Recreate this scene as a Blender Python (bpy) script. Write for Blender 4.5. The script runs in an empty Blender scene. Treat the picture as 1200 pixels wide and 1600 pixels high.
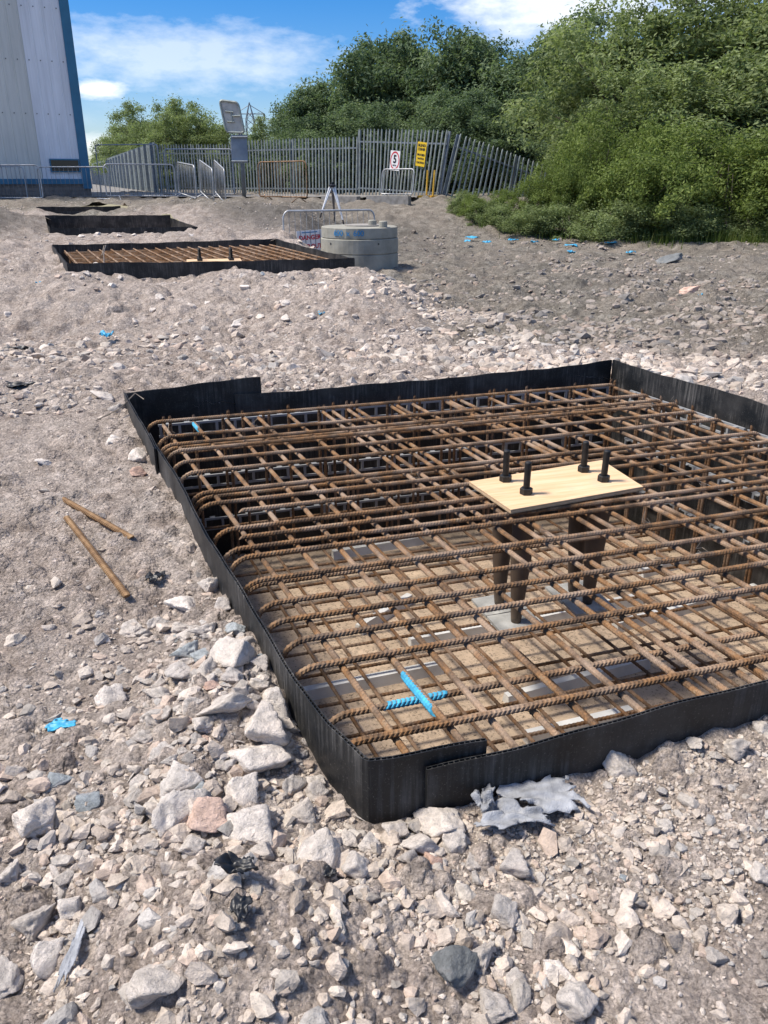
import bpy, bmesh, math, random
import numpy as np
from mathutils import Vector, Matrix, Euler

random.seed(7)
rng = np.random.default_rng(11)
sc = bpy.context.scene
col = sc.collection
R = math.radians

# ------------------------------------------------------------------ camera
FPX, PITCH, ZC = 1260.0, R(22.4), 1.45          # focal length in photo pixels, pitch down, eye height
cam = bpy.data.cameras.new('camera')
cam.sensor_fit = 'VERTICAL'; cam.sensor_height = 32.0; cam.lens = FPX / 1600 * 32.0
cam.clip_start = 0.05; cam.clip_end = 3000
camo = bpy.data.objects.new('camera', cam); col.objects.link(camo)
camo.location = (0, 0, ZC); camo.rotation_euler = (math.pi / 2 - PITCH, 0, 0)
sc.camera = camo

# ------------------------------------------------------------------ sun, sky, exposure
SUN_AZ, SUN_EL = R(-94), R(58)
sun = bpy.data.lights.new('sun', 'SUN'); sun.energy = 3.7; sun.angle = R(12); sun.color = (1, .92, .81)
suno = bpy.data.objects.new('sun', sun); col.objects.link(suno)
sdir = Vector((math.sin(SUN_AZ) * math.cos(SUN_EL), math.cos(SUN_AZ) * math.cos(SUN_EL), math.sin(SUN_EL)))
suno.rotation_euler = sdir.to_track_quat('Z', 'Y').to_euler(); suno.location = (-6, 8, 20)
sc.view_settings.view_transform = 'Standard'; sc.view_settings.look = 'None'
sc.view_settings.exposure = 0.75; sc.view_settings.gamma = 1.0

def pixdir(px, py):
    X = (px - 600) / FPX; d = (py - 800) / FPX
    v = Vector((X, math.cos(PITCH) - d * math.sin(PITCH), -(math.sin(PITCH) + d * math.cos(PITCH))))
    return v.normalized()

def build_world():
    w = bpy.data.worlds.new('World'); sc.world = w; w.use_nodes = True
    nt = w.node_tree; N = nt.nodes; L = nt.links; N.clear()
    out = N.new('ShaderNodeOutputWorld'); bg = N.new('ShaderNodeBackground'); L.new(bg.outputs[0], out.inputs[0])
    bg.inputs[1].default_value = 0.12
    sky = N.new('ShaderNodeTexSky'); sky.sky_type = 'NISHITA'; sky.sun_disc = False
    sky.sun_elevation = SUN_EL; sky.sun_rotation = SUN_AZ; sky.air_density = 1.0; sky.dust_density = 0.25; sky.ozone_density = 3.0
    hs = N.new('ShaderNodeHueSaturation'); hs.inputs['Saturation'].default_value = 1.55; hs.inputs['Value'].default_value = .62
    tn = N.new('ShaderNodeMixRGB'); tn.blend_type = 'MULTIPLY'; tn.inputs[0].default_value = 1.0; tn.inputs[2].default_value = (.92, .93, 1.15, 1)
    L.new(sky.outputs[0], hs.inputs['Color']); L.new(hs.outputs[0], tn.inputs[1])
    tc = N.new('ShaderNodeTexCoord'); sx = N.new('ShaderNodeSeparateXYZ'); L.new(tc.outputs['Generated'], sx.inputs[0])
    def M(op, a, b=None, c=None):
        n = N.new('ShaderNodeMath'); n.operation = op
        for i, v in enumerate((a, b, c)):
            if v is None: continue
            if isinstance(v, (int, float)): n.inputs[i].default_value = v
            else: L.new(v, n.inputs[i])
        return n.outputs[0]
    az = M('ARCTAN2', sx.outputs[0], sx.outputs[1]); el = M('ARCSINE', sx.outputs[2])
    mp = N.new('ShaderNodeMapping'); mp.inputs['Scale'].default_value = (1.0, 1.0, 2.6); L.new(tc.outputs['Generated'], mp.inputs[0])
    n1 = N.new('ShaderNodeTexNoise'); n1.inputs['Scale'].default_value = 5.0; n1.inputs['Detail'].default_value = 9; n1.inputs['Roughness'].default_value = .6; L.new(mp.outputs[0], n1.inputs['Vector'])
    n2 = N.new('ShaderNodeTexNoise'); n2.inputs['Scale'].default_value = 26.0; n2.inputs['Detail'].default_value = 7; n2.inputs['Roughness'].default_value = .6; L.new(mp.outputs[0], n2.inputs['Vector'])
    n3 = N.new('ShaderNodeTexNoise'); n3.inputs['Scale'].default_value = 1.7; n3.inputs['Detail'].default_value = 6; L.new(mp.outputs[0], n3.inputs['Vector'])
    tot = None
    # cloud banks: direction, half-widths in radians, strength, softness
    for px, py, ax, ay, st in ((280, 88, .17, .03, .5), (150, 138, .03, .009, 1.3), (875, 4, .12, .04, .85), (1000, -50, .2, .06, .9), (160, 226, .05, .012, .9), (-300, 60, .16, .06, 1.2), (1500, 90, .2, .07, 1.2)):
        d = pixdir(px, py); a0 = math.atan2(d.x, d.y); e0 = math.asin(d.z)
        da = M('DIVIDE', M('SUBTRACT', az, a0), ax); de = M('DIVIDE', M('SUBTRACT', el, e0), ay)
        r = M('SQRT', M('ADD', M('MULTIPLY', da, da), M('MULTIPLY', de, de)))
        m = M('MULTIPLY', M('SUBTRACT', 1.25, M('ADD', r, M('MULTIPLY', M('SUBTRACT', n2.outputs[0], .5), 1.9))), st)
        m = M('MINIMUM', M('MAXIMUM', m, 0.0), min(1.0, st * .95))
        tot = m if tot is None else M('MAXIMUM', tot, m)
    # thin cirrus everywhere, unseen cumulus added above the frame for neutral fill light
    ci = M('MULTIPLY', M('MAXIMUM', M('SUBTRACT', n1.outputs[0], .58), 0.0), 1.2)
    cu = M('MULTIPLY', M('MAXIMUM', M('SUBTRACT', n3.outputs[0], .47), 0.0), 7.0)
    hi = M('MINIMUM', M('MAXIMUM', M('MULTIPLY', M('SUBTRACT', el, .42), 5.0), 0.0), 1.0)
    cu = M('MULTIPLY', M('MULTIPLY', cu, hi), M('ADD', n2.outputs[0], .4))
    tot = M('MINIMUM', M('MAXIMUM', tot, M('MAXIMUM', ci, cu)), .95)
    up = M('GREATER_THAN', el, -.02); tot = M('MULTIPLY', tot, up)
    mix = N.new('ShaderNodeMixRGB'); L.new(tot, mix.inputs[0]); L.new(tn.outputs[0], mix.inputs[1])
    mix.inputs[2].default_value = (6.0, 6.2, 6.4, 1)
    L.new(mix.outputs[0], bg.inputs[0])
build_world()

# ------------------------------------------------------------------ helpers
def gpt(px, py, z):
    """pixel -> point on the level plane z"""
    d = pixdir(px, py); s = (z - ZC) / d.z
    return Vector((d.x * s, d.y * s, z))
def at(px, py, Y):
    """pixel -> point at forward distance Y"""
    d = pixdir(px, py); s = Y / d.y
    return Vector((d.x * s, Y, ZC + d.z * s))

def tag(o, label=None, cat=None, group=None, kind=None):
    if label: o['label'] = label
    if cat: o['category'] = cat
    if group: o['group'] = group
    if kind: o['kind'] = kind
    return o
def empty(name, loc=(0, 0, 0), rz=0.0):
    o = bpy.data.objects.new(name, None); col.objects.link(o); o.location = loc; o.rotation_euler = (0, 0, rz)
    o.empty_display_size = .1
    return o
def link(name, me, parent=None, loc=None, rot=None, scale=None):
    o = bpy.data.objects.new(name, me); col.objects.link(o)
    if parent: o.parent = parent
    if loc is not None: o.location = loc
    if rot is not None: o.rotation_euler = rot
    if scale is not None: o.scale = scale
    return o
def children(o): return [c for c in bpy.data.objects if c.parent == o]
def copy_tree(o, parent=None):
    c = o.copy(); col.objects.link(c); c.parent = parent
    for ch in children(o): copy_tree(ch, c)
    return c

class MB:
    def __init__(s): s.v = []; s.f = []
    def add(s, vs, fs):
        n = len(s.v); s.v += [tuple(v) for v in vs]; s.f += [tuple(i + n for i in f) for f in fs]; return s
    def box(s, c, d, rot=None):
        x, y, z = d[0] / 2, d[1] / 2, d[2] / 2
        vs = [Vector(p) for p in ((-x, -y, -z), (x, -y, -z), (x, y, -z), (-x, y, -z), (-x, -y, z), (x, -y, z), (x, y, z), (-x, y, z))]
        if rot is not None: m = Euler(rot).to_matrix(); vs = [m @ v for v in vs]
        c = Vector(c)
        return s.add([v + c for v in vs], [(0, 3, 2, 1), (4, 5, 6, 7), (0, 1, 5, 4), (1, 2, 6, 5), (2, 3, 7, 6), (3, 0, 4, 7)])
    def tube(s, path, r, n=8, cap=True):
        path = [Vector(p) for p in path]; rings = []
        rr = r if isinstance(r, (list, tuple)) else [r] * len(path)
        t0 = (path[1] - path[0]).normalized(); up = Vector((0, 0, 1)) if abs(t0.z) < .9 else Vector((1, 0, 0))
        a = t0.cross(up).normalized()
        vs = []; fs = []
        for i, p in enumerate(path):
            t = (path[min(i + 1, len(path) - 1)] - path[max(i - 1, 0)]).normalized()
            a = (a - t * a.dot(t)).normalized(); b = t.cross(a)
            for k in range(n):
                q = 2 * math.pi * k / n; vs.append(p + (a * math.cos(q) + b * math.sin(q)) * rr[i])
        for i in range(len(path) - 1):
            for k in range(n): fs.append((i * n + k, i * n + (k + 1) % n, (i + 1) * n + (k + 1) % n, (i + 1) * n + k))
        if cap: fs.append(tuple(range(n - 1, -1, -1))); fs.append(tuple((len(path) - 1) * n + k for k in range(n)))
        return s.add(vs, fs)
    def lathe(s, prof, n=24, c=(0, 0, 0)):
        vs = []; fs = []; c = Vector(c)
        for r, z in prof:
            for k in range(n):
                q = 2 * math.pi * k / n; vs.append(c + Vector((r * math.cos(q), r * math.sin(q), z)))
        for i in range(len(prof) - 1):
            for k in range(n): fs.append((i * n + k, i * n + (k + 1) % n, (i + 1) * n + (k + 1) % n, (i + 1) * n + k))
        fs.append(tuple(range(n - 1, -1, -1))); fs.append(tuple((len(prof) - 1) * n + k for k in range(n)))
        return s.add(vs, fs)
    def mesh(s, name, mat, smooth=False):
        me = bpy.data.meshes.new(name); me.from_pydata(s.v, [], s.f); me.update()
        if mat: me.materials.append(mat)
        if smooth: me.polygons.foreach_set('use_smooth', [True] * len(me.polygons))
        return me
    def build(s, name, mat, parent=None, loc=None, rot=None, smooth=False):
        return link(name, s.mesh(name, mat, smooth), parent, loc, rot)

def npmesh(name, V, F, mat, attr=None, smooth=False):
    """fast mesh from numpy vertices and equal-sized faces"""
    me = bpy.data.meshes.new(name); k = F.shape[1]
    me.vertices.add(len(V)); me.vertices.foreach_set('co', np.ascontiguousarray(V, dtype=np.float32).ravel())
    me.loops.add(F.size); me.loops.foreach_set('vertex_index', np.ascontiguousarray(F, dtype=np.int32).ravel())
    me.polygons.add(len(F)); me.polygons.foreach_set('loop_start', np.arange(0, F.size, k, dtype=np.int32))
    me.polygons.foreach_set('use_smooth', np.full(len(F), smooth))
    me.update(calc_edges=True)
    for nm, arr in (attr or {}).items():
        if arr.ndim == 1:
            a = me.attributes.new(nm, 'FLOAT', 'POINT'); a.data.foreach_set('value', np.ascontiguousarray(arr, dtype=np.float32))
        else:
            a = me.attributes.new(nm, 'FLOAT_COLOR', 'POINT'); a.data.foreach_set('color', np.ascontiguousarray(np.c_[arr, np.ones(len(arr))], dtype=np.float32).ravel())
    if mat: me.materials.append(mat)
    return me

# ------------------------------------------------------------------ materials
class Mat:
    def __init__(s, name):
        s.m = bpy.data.materials.new(name); s.m.use_nodes = True; s.nt = s.m.node_tree; s.N = s.nt.nodes; s.L = s.nt.links
        s.N.clear(); s.out = s.N.new('ShaderNodeOutputMaterial'); s.p = s.N.new('ShaderNodeBsdfPrincipled'); s.L.new(s.p.outputs[0], s.out.inputs[0])
        s.tc = s.N.new('ShaderNodeTexCoord')
    def set(s, **k):
        for n, v in k.items(): s.p.inputs[n.replace('_', ' ')].default_value = v
        return s
    def vec(s, kind='Object', scale=(1, 1, 1)):
        if kind == 'World':
            g = s.N.new('ShaderNodeNewGeometry'); src = g.outputs['Position']
        else: src = s.tc.outputs[kind]
        if scale == (1, 1, 1): return src
        mp = s.N.new('ShaderNodeMapping'); mp.inputs['Scale'].default_value = scale; s.L.new(src, mp.inputs[0]); return mp.outputs[0]
    def noise(s, scale, detail=4, rough=.55, vec=None, dist=0):
        n = s.N.new('ShaderNodeTexNoise'); n.inputs['Scale'].default_value = scale; n.inputs['Detail'].default_value = detail; n.inputs['Roughness'].default_value = rough; n.inputs['Distortion'].default_value = dist
        s.L.new(vec if vec is not None else s.vec(), n.inputs['Vector']); return n.outputs[0]
    def vor(s, scale, vec=None, feature='F1', out=0):
        n = s.N.new('ShaderNodeTexVoronoi'); n.feature = feature; n.inputs['Scale'].default_value = scale
        s.L.new(vec if vec is not None else s.vec(), n.inputs['Vector']); return n.outputs[out]
    def ramp(s, fac, stops):
        n = s.N.new('ShaderNodeValToRGB'); e = n.color_ramp.elements
        while len(e) < len(stops): e.new(.5)
        for el, (p, c) in zip(e, stops):
            el.position = p; el.color = (*(c if isinstance(c, (tuple, list)) else (c, c, c)), 1)
        s.L.new(fac, n.inputs[0]); return n.outputs[0]
    def mix(s, fac, a, b, mode='MIX'):
        n = s.N.new('ShaderNodeMixRGB'); n.blend_type = mode
        for i, v in enumerate((fac, a, b)):
            if isinstance(v, (int, float)): n.inputs[i].default_value = v
            elif isinstance(v, (tuple, list)): n.inputs[i].default_value = (*v, 1)
            else: s.L.new(v, n.inputs[i])
        return n.outputs[0]
    def attr(s, name, out='Color'):
        n = s.N.new('ShaderNodeAttribute'); n.attribute_name = name; return n.outputs[out]
    def objcol(s):
        return s.N.new('ShaderNodeObjectInfo').outputs['Color']
    def math(s, op, a, b):
        n = s.N.new('ShaderNodeMath'); n.operation = op
        for i, v in enumerate((a, b)):
            if isinstance(v, (int, float)): n.inputs[i].default_value = v
            else: s.L.new(v, n.inputs[i])
        return n.outputs[0]
    def color(s, c):
        s.L.new(c, s.p.inputs['Base Color']); return s
    def rough(s, c): s.L.new(c, s.p.inputs['Roughness']); return s
    def bump(s, h, dist=.01, strength=1.0, prev=None):
        b = s.N.new('ShaderNodeBump'); b.inputs['Distance'].default_value = dist; b.inputs['Strength'].default_value = strength
        s.L.new(h, b.inputs['Height'])
        if prev is not None: s.L.new(prev, b.inputs['Normal'])
        s.L.new(b.outputs[0], s.p.inputs['Normal']); return b.outputs[0]

def simple(name, c, rough=.6, metal=0., var=.25, scale=6., bump=0.):
    m = Mat(name).set(Roughness=rough, Metallic=metal)
    n = m.noise(scale, 5)
    m.color(m.ramp(n, [(.3, tuple(x * (1 - var) for x in c)), (.7, tuple(min(1, x * (1 + var)) for x in c))]))
    if bump: m.bump(m.noise(scale * 12, 3), bump)
    return m.m

def mat_ground():
    m = Mat('rubble_ground').set(Roughness=.95, Specular_IOR_Level=.15)
    w = m.vec('World')
    big = m.noise(.7, 5, .6, w); mid = m.noise(6, 6, .65, w); fine = m.noise(60, 5, .7, w); grit = m.noise(220, 3, .7, w)
    warm = m.ramp(mid, [(.32, (.33, .26, .215)), (.5, (.51, .43, .37)), (.68, (.64, .56, .495))])
    grey = m.ramp(mid, [(.32, (.15, .135, .11)), (.5, (.27, .245, .205)), (.68, (.42, .39, .335))])
    z = m.attr('zone', 'Fac')
    c = m.mix(z, warm, grey)
    c = m.mix(m.ramp(big, [(.38, 0), (.62, .55)]), c, m.mix(z, (.6, .515, .45), (.36, .305, .25)))
    c = m.mix(.75, c, m.ramp(fine, [(.25, .52), (.5, 1.0), (.75, 1.4)]), 'MULTIPLY')
    c = m.mix(.6, c, m.ramp(grit, [(.3, .55), (.5, 1.0), (.72, 1.5)]), 'MULTIPLY')
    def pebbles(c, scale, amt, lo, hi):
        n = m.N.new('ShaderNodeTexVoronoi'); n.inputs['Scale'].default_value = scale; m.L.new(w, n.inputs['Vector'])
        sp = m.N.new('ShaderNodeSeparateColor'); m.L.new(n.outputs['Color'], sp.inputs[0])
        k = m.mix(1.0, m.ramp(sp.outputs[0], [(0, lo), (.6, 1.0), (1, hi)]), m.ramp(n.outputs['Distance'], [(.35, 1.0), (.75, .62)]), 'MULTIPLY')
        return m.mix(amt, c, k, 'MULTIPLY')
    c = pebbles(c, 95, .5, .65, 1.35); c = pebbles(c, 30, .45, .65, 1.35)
    c = m.mix(.8, c, m.ramp(m.attr('cell', 'Fac'), [(0, .68), (.55, 1.0), (1, 1.32)]), 'MULTIPLY')
    c = m.mix(m.attr('mud', 'Fac'), c, m.mix(1.0, m.ramp(mid, [(.3, (.1, .092, .08)), (.7, (.2, .185, .165))]), m.ramp(fine, [(.25, .55), (.75, 1.4)]), 'MULTIPLY'))
    m.color(c)
    cr = m.vor(90, w); cr2 = m.vor(32, w)
    b = m.bump(m.noise(28, 8, .75, w), .05, .9)
    b = m.bump(m.math('SUBTRACT', 1.0, cr2), .02, .7, b)
    b = m.bump(m.math('SUBTRACT', 1.0, cr), .009, .9, b)
    m.bump(grit, .004, .8, b)
    return m.m
def mat_stone(attr):
    m = Mat('limestone' if not attr else 'gravel_stone').set(Roughness=.9, Specular_IOR_Level=.2)
    v = m.vec('World' if attr else 'Object')
    k = 1.0 if attr else .12
    base = m.attr('tint') if attr else m.objcol()
    n = m.noise(30 * k, 6, .65, v); n2 = m.noise(9 * k, 4, .6, v); g = m.noise(160 * k, 4, .75, v)
    c = m.mix(.8, base, m.ramp(n, [(.3, .62), (.5, 1.0), (.7, 1.28)]), 'MULTIPLY')
    c = m.mix(m.ramp(n2, [(.5, 0), (.7, .35)]), c, (.55, .45, .39))
    c = m.mix(.55, c, m.ramp(g, [(.32, .6), (.5, 1.0), (.7, 1.25)]), 'MULTIPLY')
    m.color(c)
    b = m.bump(n, .012 if attr else .018, .8)
    m.bump(g, .004 if attr else .006, .8, b)
    return m.m
def mat_rust(dark=1.0):
    m = Mat('rusty_steel').set(Roughness=.8, Metallic=.15)
    v = m.vec('World')
    n = m.noise(16, 6, .7, v); n2 = m.noise(5, 4, .6, v); g = m.noise(140, 4, .7, v)
    c = m.ramp(n, [(.28, (.045, .028, .019)), (.45, (.13, .078, .042)), (.57, (.26, .135, .055)), (.66, (.26, .175, .1)), (.8, (.4, .31, .21))])
    c = m.mix(m.ramp(n2, [(.46, 0), (.66, .7)]), c, (.4, .3, .22))
    c = m.mix(.6, c, m.ramp(g, [(.3, .5), (.5, 1), (.7, 1.35)]), 'MULTIPLY')
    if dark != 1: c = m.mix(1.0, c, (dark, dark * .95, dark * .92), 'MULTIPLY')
    m.color(c); m.bump(g, .002, .6)
    return m.m
def mat_plastic():
    m = Mat('black_fluted_plastic').set(Specular_IOR_Level=.35)
    v = m.vec('World')
    n = m.noise(5, 6, .65, v); st = m.noise(3.0, 5, .6, m.vec('World', (26, 26, 1.2))); sp = m.noise(170, 3, .8, v)
    d = m.math('MULTIPLY', m.ramp(n, [(.42, 0), (.72, 1)]), m.ramp(st, [(.45, .1), (.7, 1)]))
    c = m.mix(m.math('MULTIPLY', d, .8), (.008, .009, .010), (.2, .188, .174))
    c = m.mix(m.ramp(m.noise(2.2, 5, .6, v), [(.52, 0), (.72, .22)]), c, (.2, .185, .17))
    c = m.mix(m.ramp(sp, [(.6, 0), (.7, .4)]), c, (.22, .205, .19))
    m.color(c); m.rough(m.ramp(d, [(0, .52), (.5, .85)]))
    m.bump(m.noise(18, 3, .5, m.vec('World', (1, 1, .2))), .003, .4)
    return m.m
def mat_leaf(name, a, b, c3):
    m = Mat(name).set(Roughness=.7, Specular_IOR_Level=.15)
    t = m.attr('tint', 'Fac')
    c = m.ramp(t, [(0, a), (.55, b), (1, c3)])
    m.color(c)
    tr = m.N.new('ShaderNodeBsdfTranslucent'); m.L.new(m.mix(1.0, c, (1.15, 1.25, .8), 'MULTIPLY'), tr.inputs[0])
    mx = m.N.new('ShaderNodeMixShader'); mx.inputs[0].default_value = .38
    m.L.new(m.p.outputs[0], mx.inputs[1]); m.L.new(tr.outputs[0], mx.inputs[2]); m.L.new(mx.outputs[0], m.out.inputs[0])
    return m.m
def mat_concrete(name, base, speck=True):
    m = Mat(name).set(Roughness=.9, Specular_IOR_Level=.2)
    v = m.vec('World'); n = m.noise(3, 6, .65, v); g = m.noise(70, 4, .75, v)
    c = m.mix(1.0, base, m.ramp(n, [(.3, .72), (.7, 1.25)]), 'MULTIPLY')
    if speck:
        c = m.mix(m.ramp(g, [(.33, .9), (.46, 0)]), c, (.05, .04, .035))
        c = m.mix(m.ramp(g, [(.6, 0), (.78, .5)]), c, (.5, .42, .34))
        c = m.mix(m.ramp(m.noise(32, 3, .6, v), [(.3, .7), (.4, 0)]), c, (.1, .08, .065))
        c = m.mix(m.ramp(m.noise(11, 5, .7, v), [(.52, 0), (.68, .5)]), c, (.12, .1, .085))
    m.color(c); m.bump(g, .004, .7)
    return m.m
def mat_galv(name, c, var=.25, rough=.5):
    m = Mat(name).set(Metallic=.55, Roughness=rough)
    v = m.vec('World'); n = m.noise(7, 5, .6, v)
    m.color(m.ramp(n, [(.3, tuple(x * (1 - var) for x in c)), (.7, tuple(x * (1 + var) for x in c))])); return m.m
def mat_ply():
    m = Mat('plywood').set(Roughness=.7)
    v = m.vec('Object', (1.2, 14, 14)); n = m.noise(3, 6, .6, v, .6)
    c = m.ramp(n, [(.3, (.56, .365, .19)), (.5, (.68, .465, .265)), (.7, (.74, .54, .34))])
    c = m.mix(m.ramp(m.noise(9, 4), [(.58, 0), (.72, .4)]), c, (.68, .42, .3))
    m.color(c); m.bump(n, .001, .3); return m.m
def mat_clad(name, c):
    m = Mat(name).set(Roughness=.42)
    n = m.noise(.9, 6, .6, m.vec('World', (3, 3, .5)))
    st = m.noise(1.0, 5, .6, m.vec('World', (14, 14, .25)))
    k = m.mix(1.0, c, m.ramp(n, [(.3, .86), (.7, 1.06)]), 'MULTIPLY')
    k = m.mix(.35, k, m.ramp(st, [(.35, .7), (.6, 1.0)]), 'MULTIPLY'); m.color(k); return m.m
def mat_brick():
    m = Mat('plinth_concrete').set(Roughness=.9)
    v = m.vec('World'); n = m.noise(4, 6, .65, v)
    m.color(m.ramp(n, [(.3, (.16, .13, .115)), (.55, (.24, .2, .175)), (.75, (.31, .27, .24))])); m.bump(m.noise(40, 4, .7, v), .004); return m.m

M = {}
M['ground'] = mat_ground(); M['stone'] = mat_stone(False); M['gravel'] = mat_stone(True)
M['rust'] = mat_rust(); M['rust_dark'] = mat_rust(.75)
M['plastic'] = mat_plastic()
M['blinding'] = mat_concrete('blinding_concrete', (.5, .385, .275))
M['concrete'] = mat_concrete('precast_concrete', (.31, .3, .255), False)
M['galv'] = mat_galv('galvanised_tube', (.42, .43, .44)); M['palis'] = mat_galv('galvanised_palisade', (.31, .34, .32), .3, .6)
M['palis_dark'] = mat_galv('weathered_steel_post', (.2, .23, .26), .25, .6)
M['galv_dark'] = mat_galv('barrier_bar', (.24, .25, .26))
M['ply'] = mat_ply(); M['bolt'] = simple('black_bolt_steel', (.03, .029, .028), .5, .5, .35, 30, .001)
M['ply_edge'] = simple('plywood_edge', (.42, .3, .18), .8, 0, .3, 40)
M['sleeve'] = simple('brown_cone_sleeve', (.12, .085, .06), .6, 0, .2, 10)
M['plate'] = simple('grey_plate', (.34, .34, .32), .7, 0, .35, 14, .001)
M['spacer'] = simple('grey_spacer', (.62, .62, .6), .7, 0, .15, 8)
M['spacer_pale'] = simple('pale_spacer', (.27, .28, .29), .6, 0, .15, 8)
M['paint_blue'] = simple('blue_spray_paint', (.05, .36, .56), .7, 0, .35, 40, .001)
M['blue'] = simple('torn_blue_plastic', (.05, .36, .58), .5, 0, .3, 20)
M['blackbag'] = simple('torn_black_plastic', (.018, .019, .021), .45, 0, .5, 20)
M['greybag'] = simple('torn_grey_membrane', (.3, .31, .33), .6, 0, .45, 26, .003)
M['leaf_mid'] = mat_leaf('leaf_willow', (.115, .145, .065), (.215, .265, .115), (.33, .39, .19))
M['leaf_dark'] = mat_leaf('leaf_dark', (.068, .105, .062), (.145, .2, .108), (.235, .295, .165))
M['leaf_lime'] = mat_leaf('leaf_lime', (.09, .12, .036), (.175, .23, .065), (.29, .35, .115))
M['bark'] = simple('bark', (.09, .075, .055), .9, 0, .4, 12, .01)
M['grass'] = mat_leaf('grass_blade', (.05, .08, .02), (.1, .15, .03), (.22, .24, .08))
M['clad_grey'] = mat_clad('cladding_grey', (.7, .69, .63)); M['clad_white'] = mat_clad('cladding_white', (.86, .87, .9))
M['trim'] = simple('blue_trim', (.035, .16, .27), .45, 0, .15, 2); M['plinth'] = mat_brick()
M['glass_dark'] = simple('dark_window', (.012, .014, .02), .15, 0, .3, 3); M['screw'] = simple('fixing_cap', (.12, .12, .13), .5)
M['white'] = simple('white_panel', (.78, .78, .78), .5, 0, .05, 4); M['red'] = simple('sign_red', (.55, .03, .05), .5, 0, .1)
M['black'] = simple('sign_black', (.015, .015, .02), .5, 0, .1); M['yellow'] = simple('sign_yellow', (.75, .5, .02), .5, 0, .08)
M['yellow_paint'] = simple('yellow_paint', (.6, .36, .04), .6, 0, .25, 12)
M['signback'] = simple('sign_back_cream', (.5, .48, .43), .6, 0, .2, 5); M['signback2'] = simple('sign_back_grey', (.2, .24, .29), .5, .2, .15, 5)
M['bluepaint_text'] = simple('blue_marking', (.03, .2, .42), .7, 0, .3, 30)
M['lattice'] = simple('pylon_steel', (.16, .19, .22), .6, .3, .1)
M['road'] = simple('road_asphalt', (.2, .19, .175), .9, 0, .25, 3, .005)
M['wire'] = simple('tie_wire', (.2, .17, .14), .5, .5, .2, 30)
M['pale_brick'] = simple('kerb_concrete', (.3, .28, .25), .9, 0, .3, 8, .004)
M['fence_wire'] = mat_galv('mesh_wire', (.45, .47, .48), .1)

# ------------------------------------------------------------------ pad frame: u (left-right) and v (away), skewed a little as in the photograph
O2 = np.array((-0.073, 1.494)); U2 = np.array((.9517, .3071)); V2 = np.array((-.3976, .9176))
ANG_U = math.atan2(U2[1], U2[0]); ANG_V = math.atan2(V2[1], V2[0])
def W(u, v, z=0.0):
    p = O2 + U2 * u + V2 * v
    return Vector((p[0], p[1], z))
PAD1 = [w_[:2] for w_ in (tuple(W(u, v)) for u, v in ((-.02, -.139), (.03, -.147), (.245, -.152), (.3, -.162), (1.0, -.166), (3.06, -.163), (3.06, 2.2), (3.0, 3.18), (2.0, 3.18), (.66, 3.195), (-.094, 3.195), (-.094, 2.42), (-.078, 2.4), (-.078, 1.0), (-.073, .55), (-.063, .2), (-.046, .0)))]
p2 = [gpt(105, 412, .55), gpt(553, 403, .55), gpt(430, 375, .55), gpt(82, 385, .55)]
PAD2 = [tuple(p[:2]) for p in p2]
a3 = gpt(77, 355, .6); b3 = gpt(308, 353, .6); dv = Vector((-.40, .92, 0)) * 3.0
p3 = [a3, b3, b3 + dv, a3 + dv]; PAD3 = [tuple(p[:2]) for p in p3]
a4 = gpt(62, 331, .74); b4 = gpt(205, 329.5, .74); b4 = Vector((b4.x, a4.y + .6, .74)); dv4 = Vector((-.4, .92, 0)) * 2.0
p4 = [a4, b4, b4 + dv4, a4 + dv4]; PAD4 = [tuple(p[:2]) for p in p4]

# ------------------------------------------------------------------ terrain
def vnoise(x, y, seed):
    """smooth value noise, vectorised"""
    xi = np.floor(x).astype(np.int64); yi = np.floor(y).astype(np.int64); fx = x - xi; fy = y - yi
    fx = fx * fx * fx * (fx * (fx * 6 - 15) + 10); fy = fy * fy * fy * (fy * (fy * 6 - 15) + 10)
    def h(a, b):
        n = (a * 374761393 + b * 668265263 + seed * 1442695041) & 0x7fffffff
        n = ((n ^ (n >> 13)) * 1274126177) & 0x7fffffff
        return ((n ^ (n >> 16)) & 0xffff) / 65535.0
    return (h(xi, yi) * (1 - fx) + h(xi + 1, yi) * fx) * (1 - fy) + (h(xi, yi + 1) * (1 - fx) + h(xi + 1, yi + 1) * fx) * fy - .5
def fbm(x, y, sc0, octs, seed, gain=.5):
    s = 0; a = 1.0
    for o in range(octs): s = s + a * vnoise(x * sc0 + 13.7 * o, y * sc0 - 7.1 * o, seed + o); sc0 *= 2.03; a *= gain
    return s
def sstep(a, b, x):
    t = np.clip((x - a) / (b - a), 0, 1); return t * t * (3 - 2 * t)
def bump2(x, y, cx, cy, rx, ry): return np.exp(-((x - cx) / rx) ** 2 - ((y - cy) / ry) ** 2)
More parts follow.
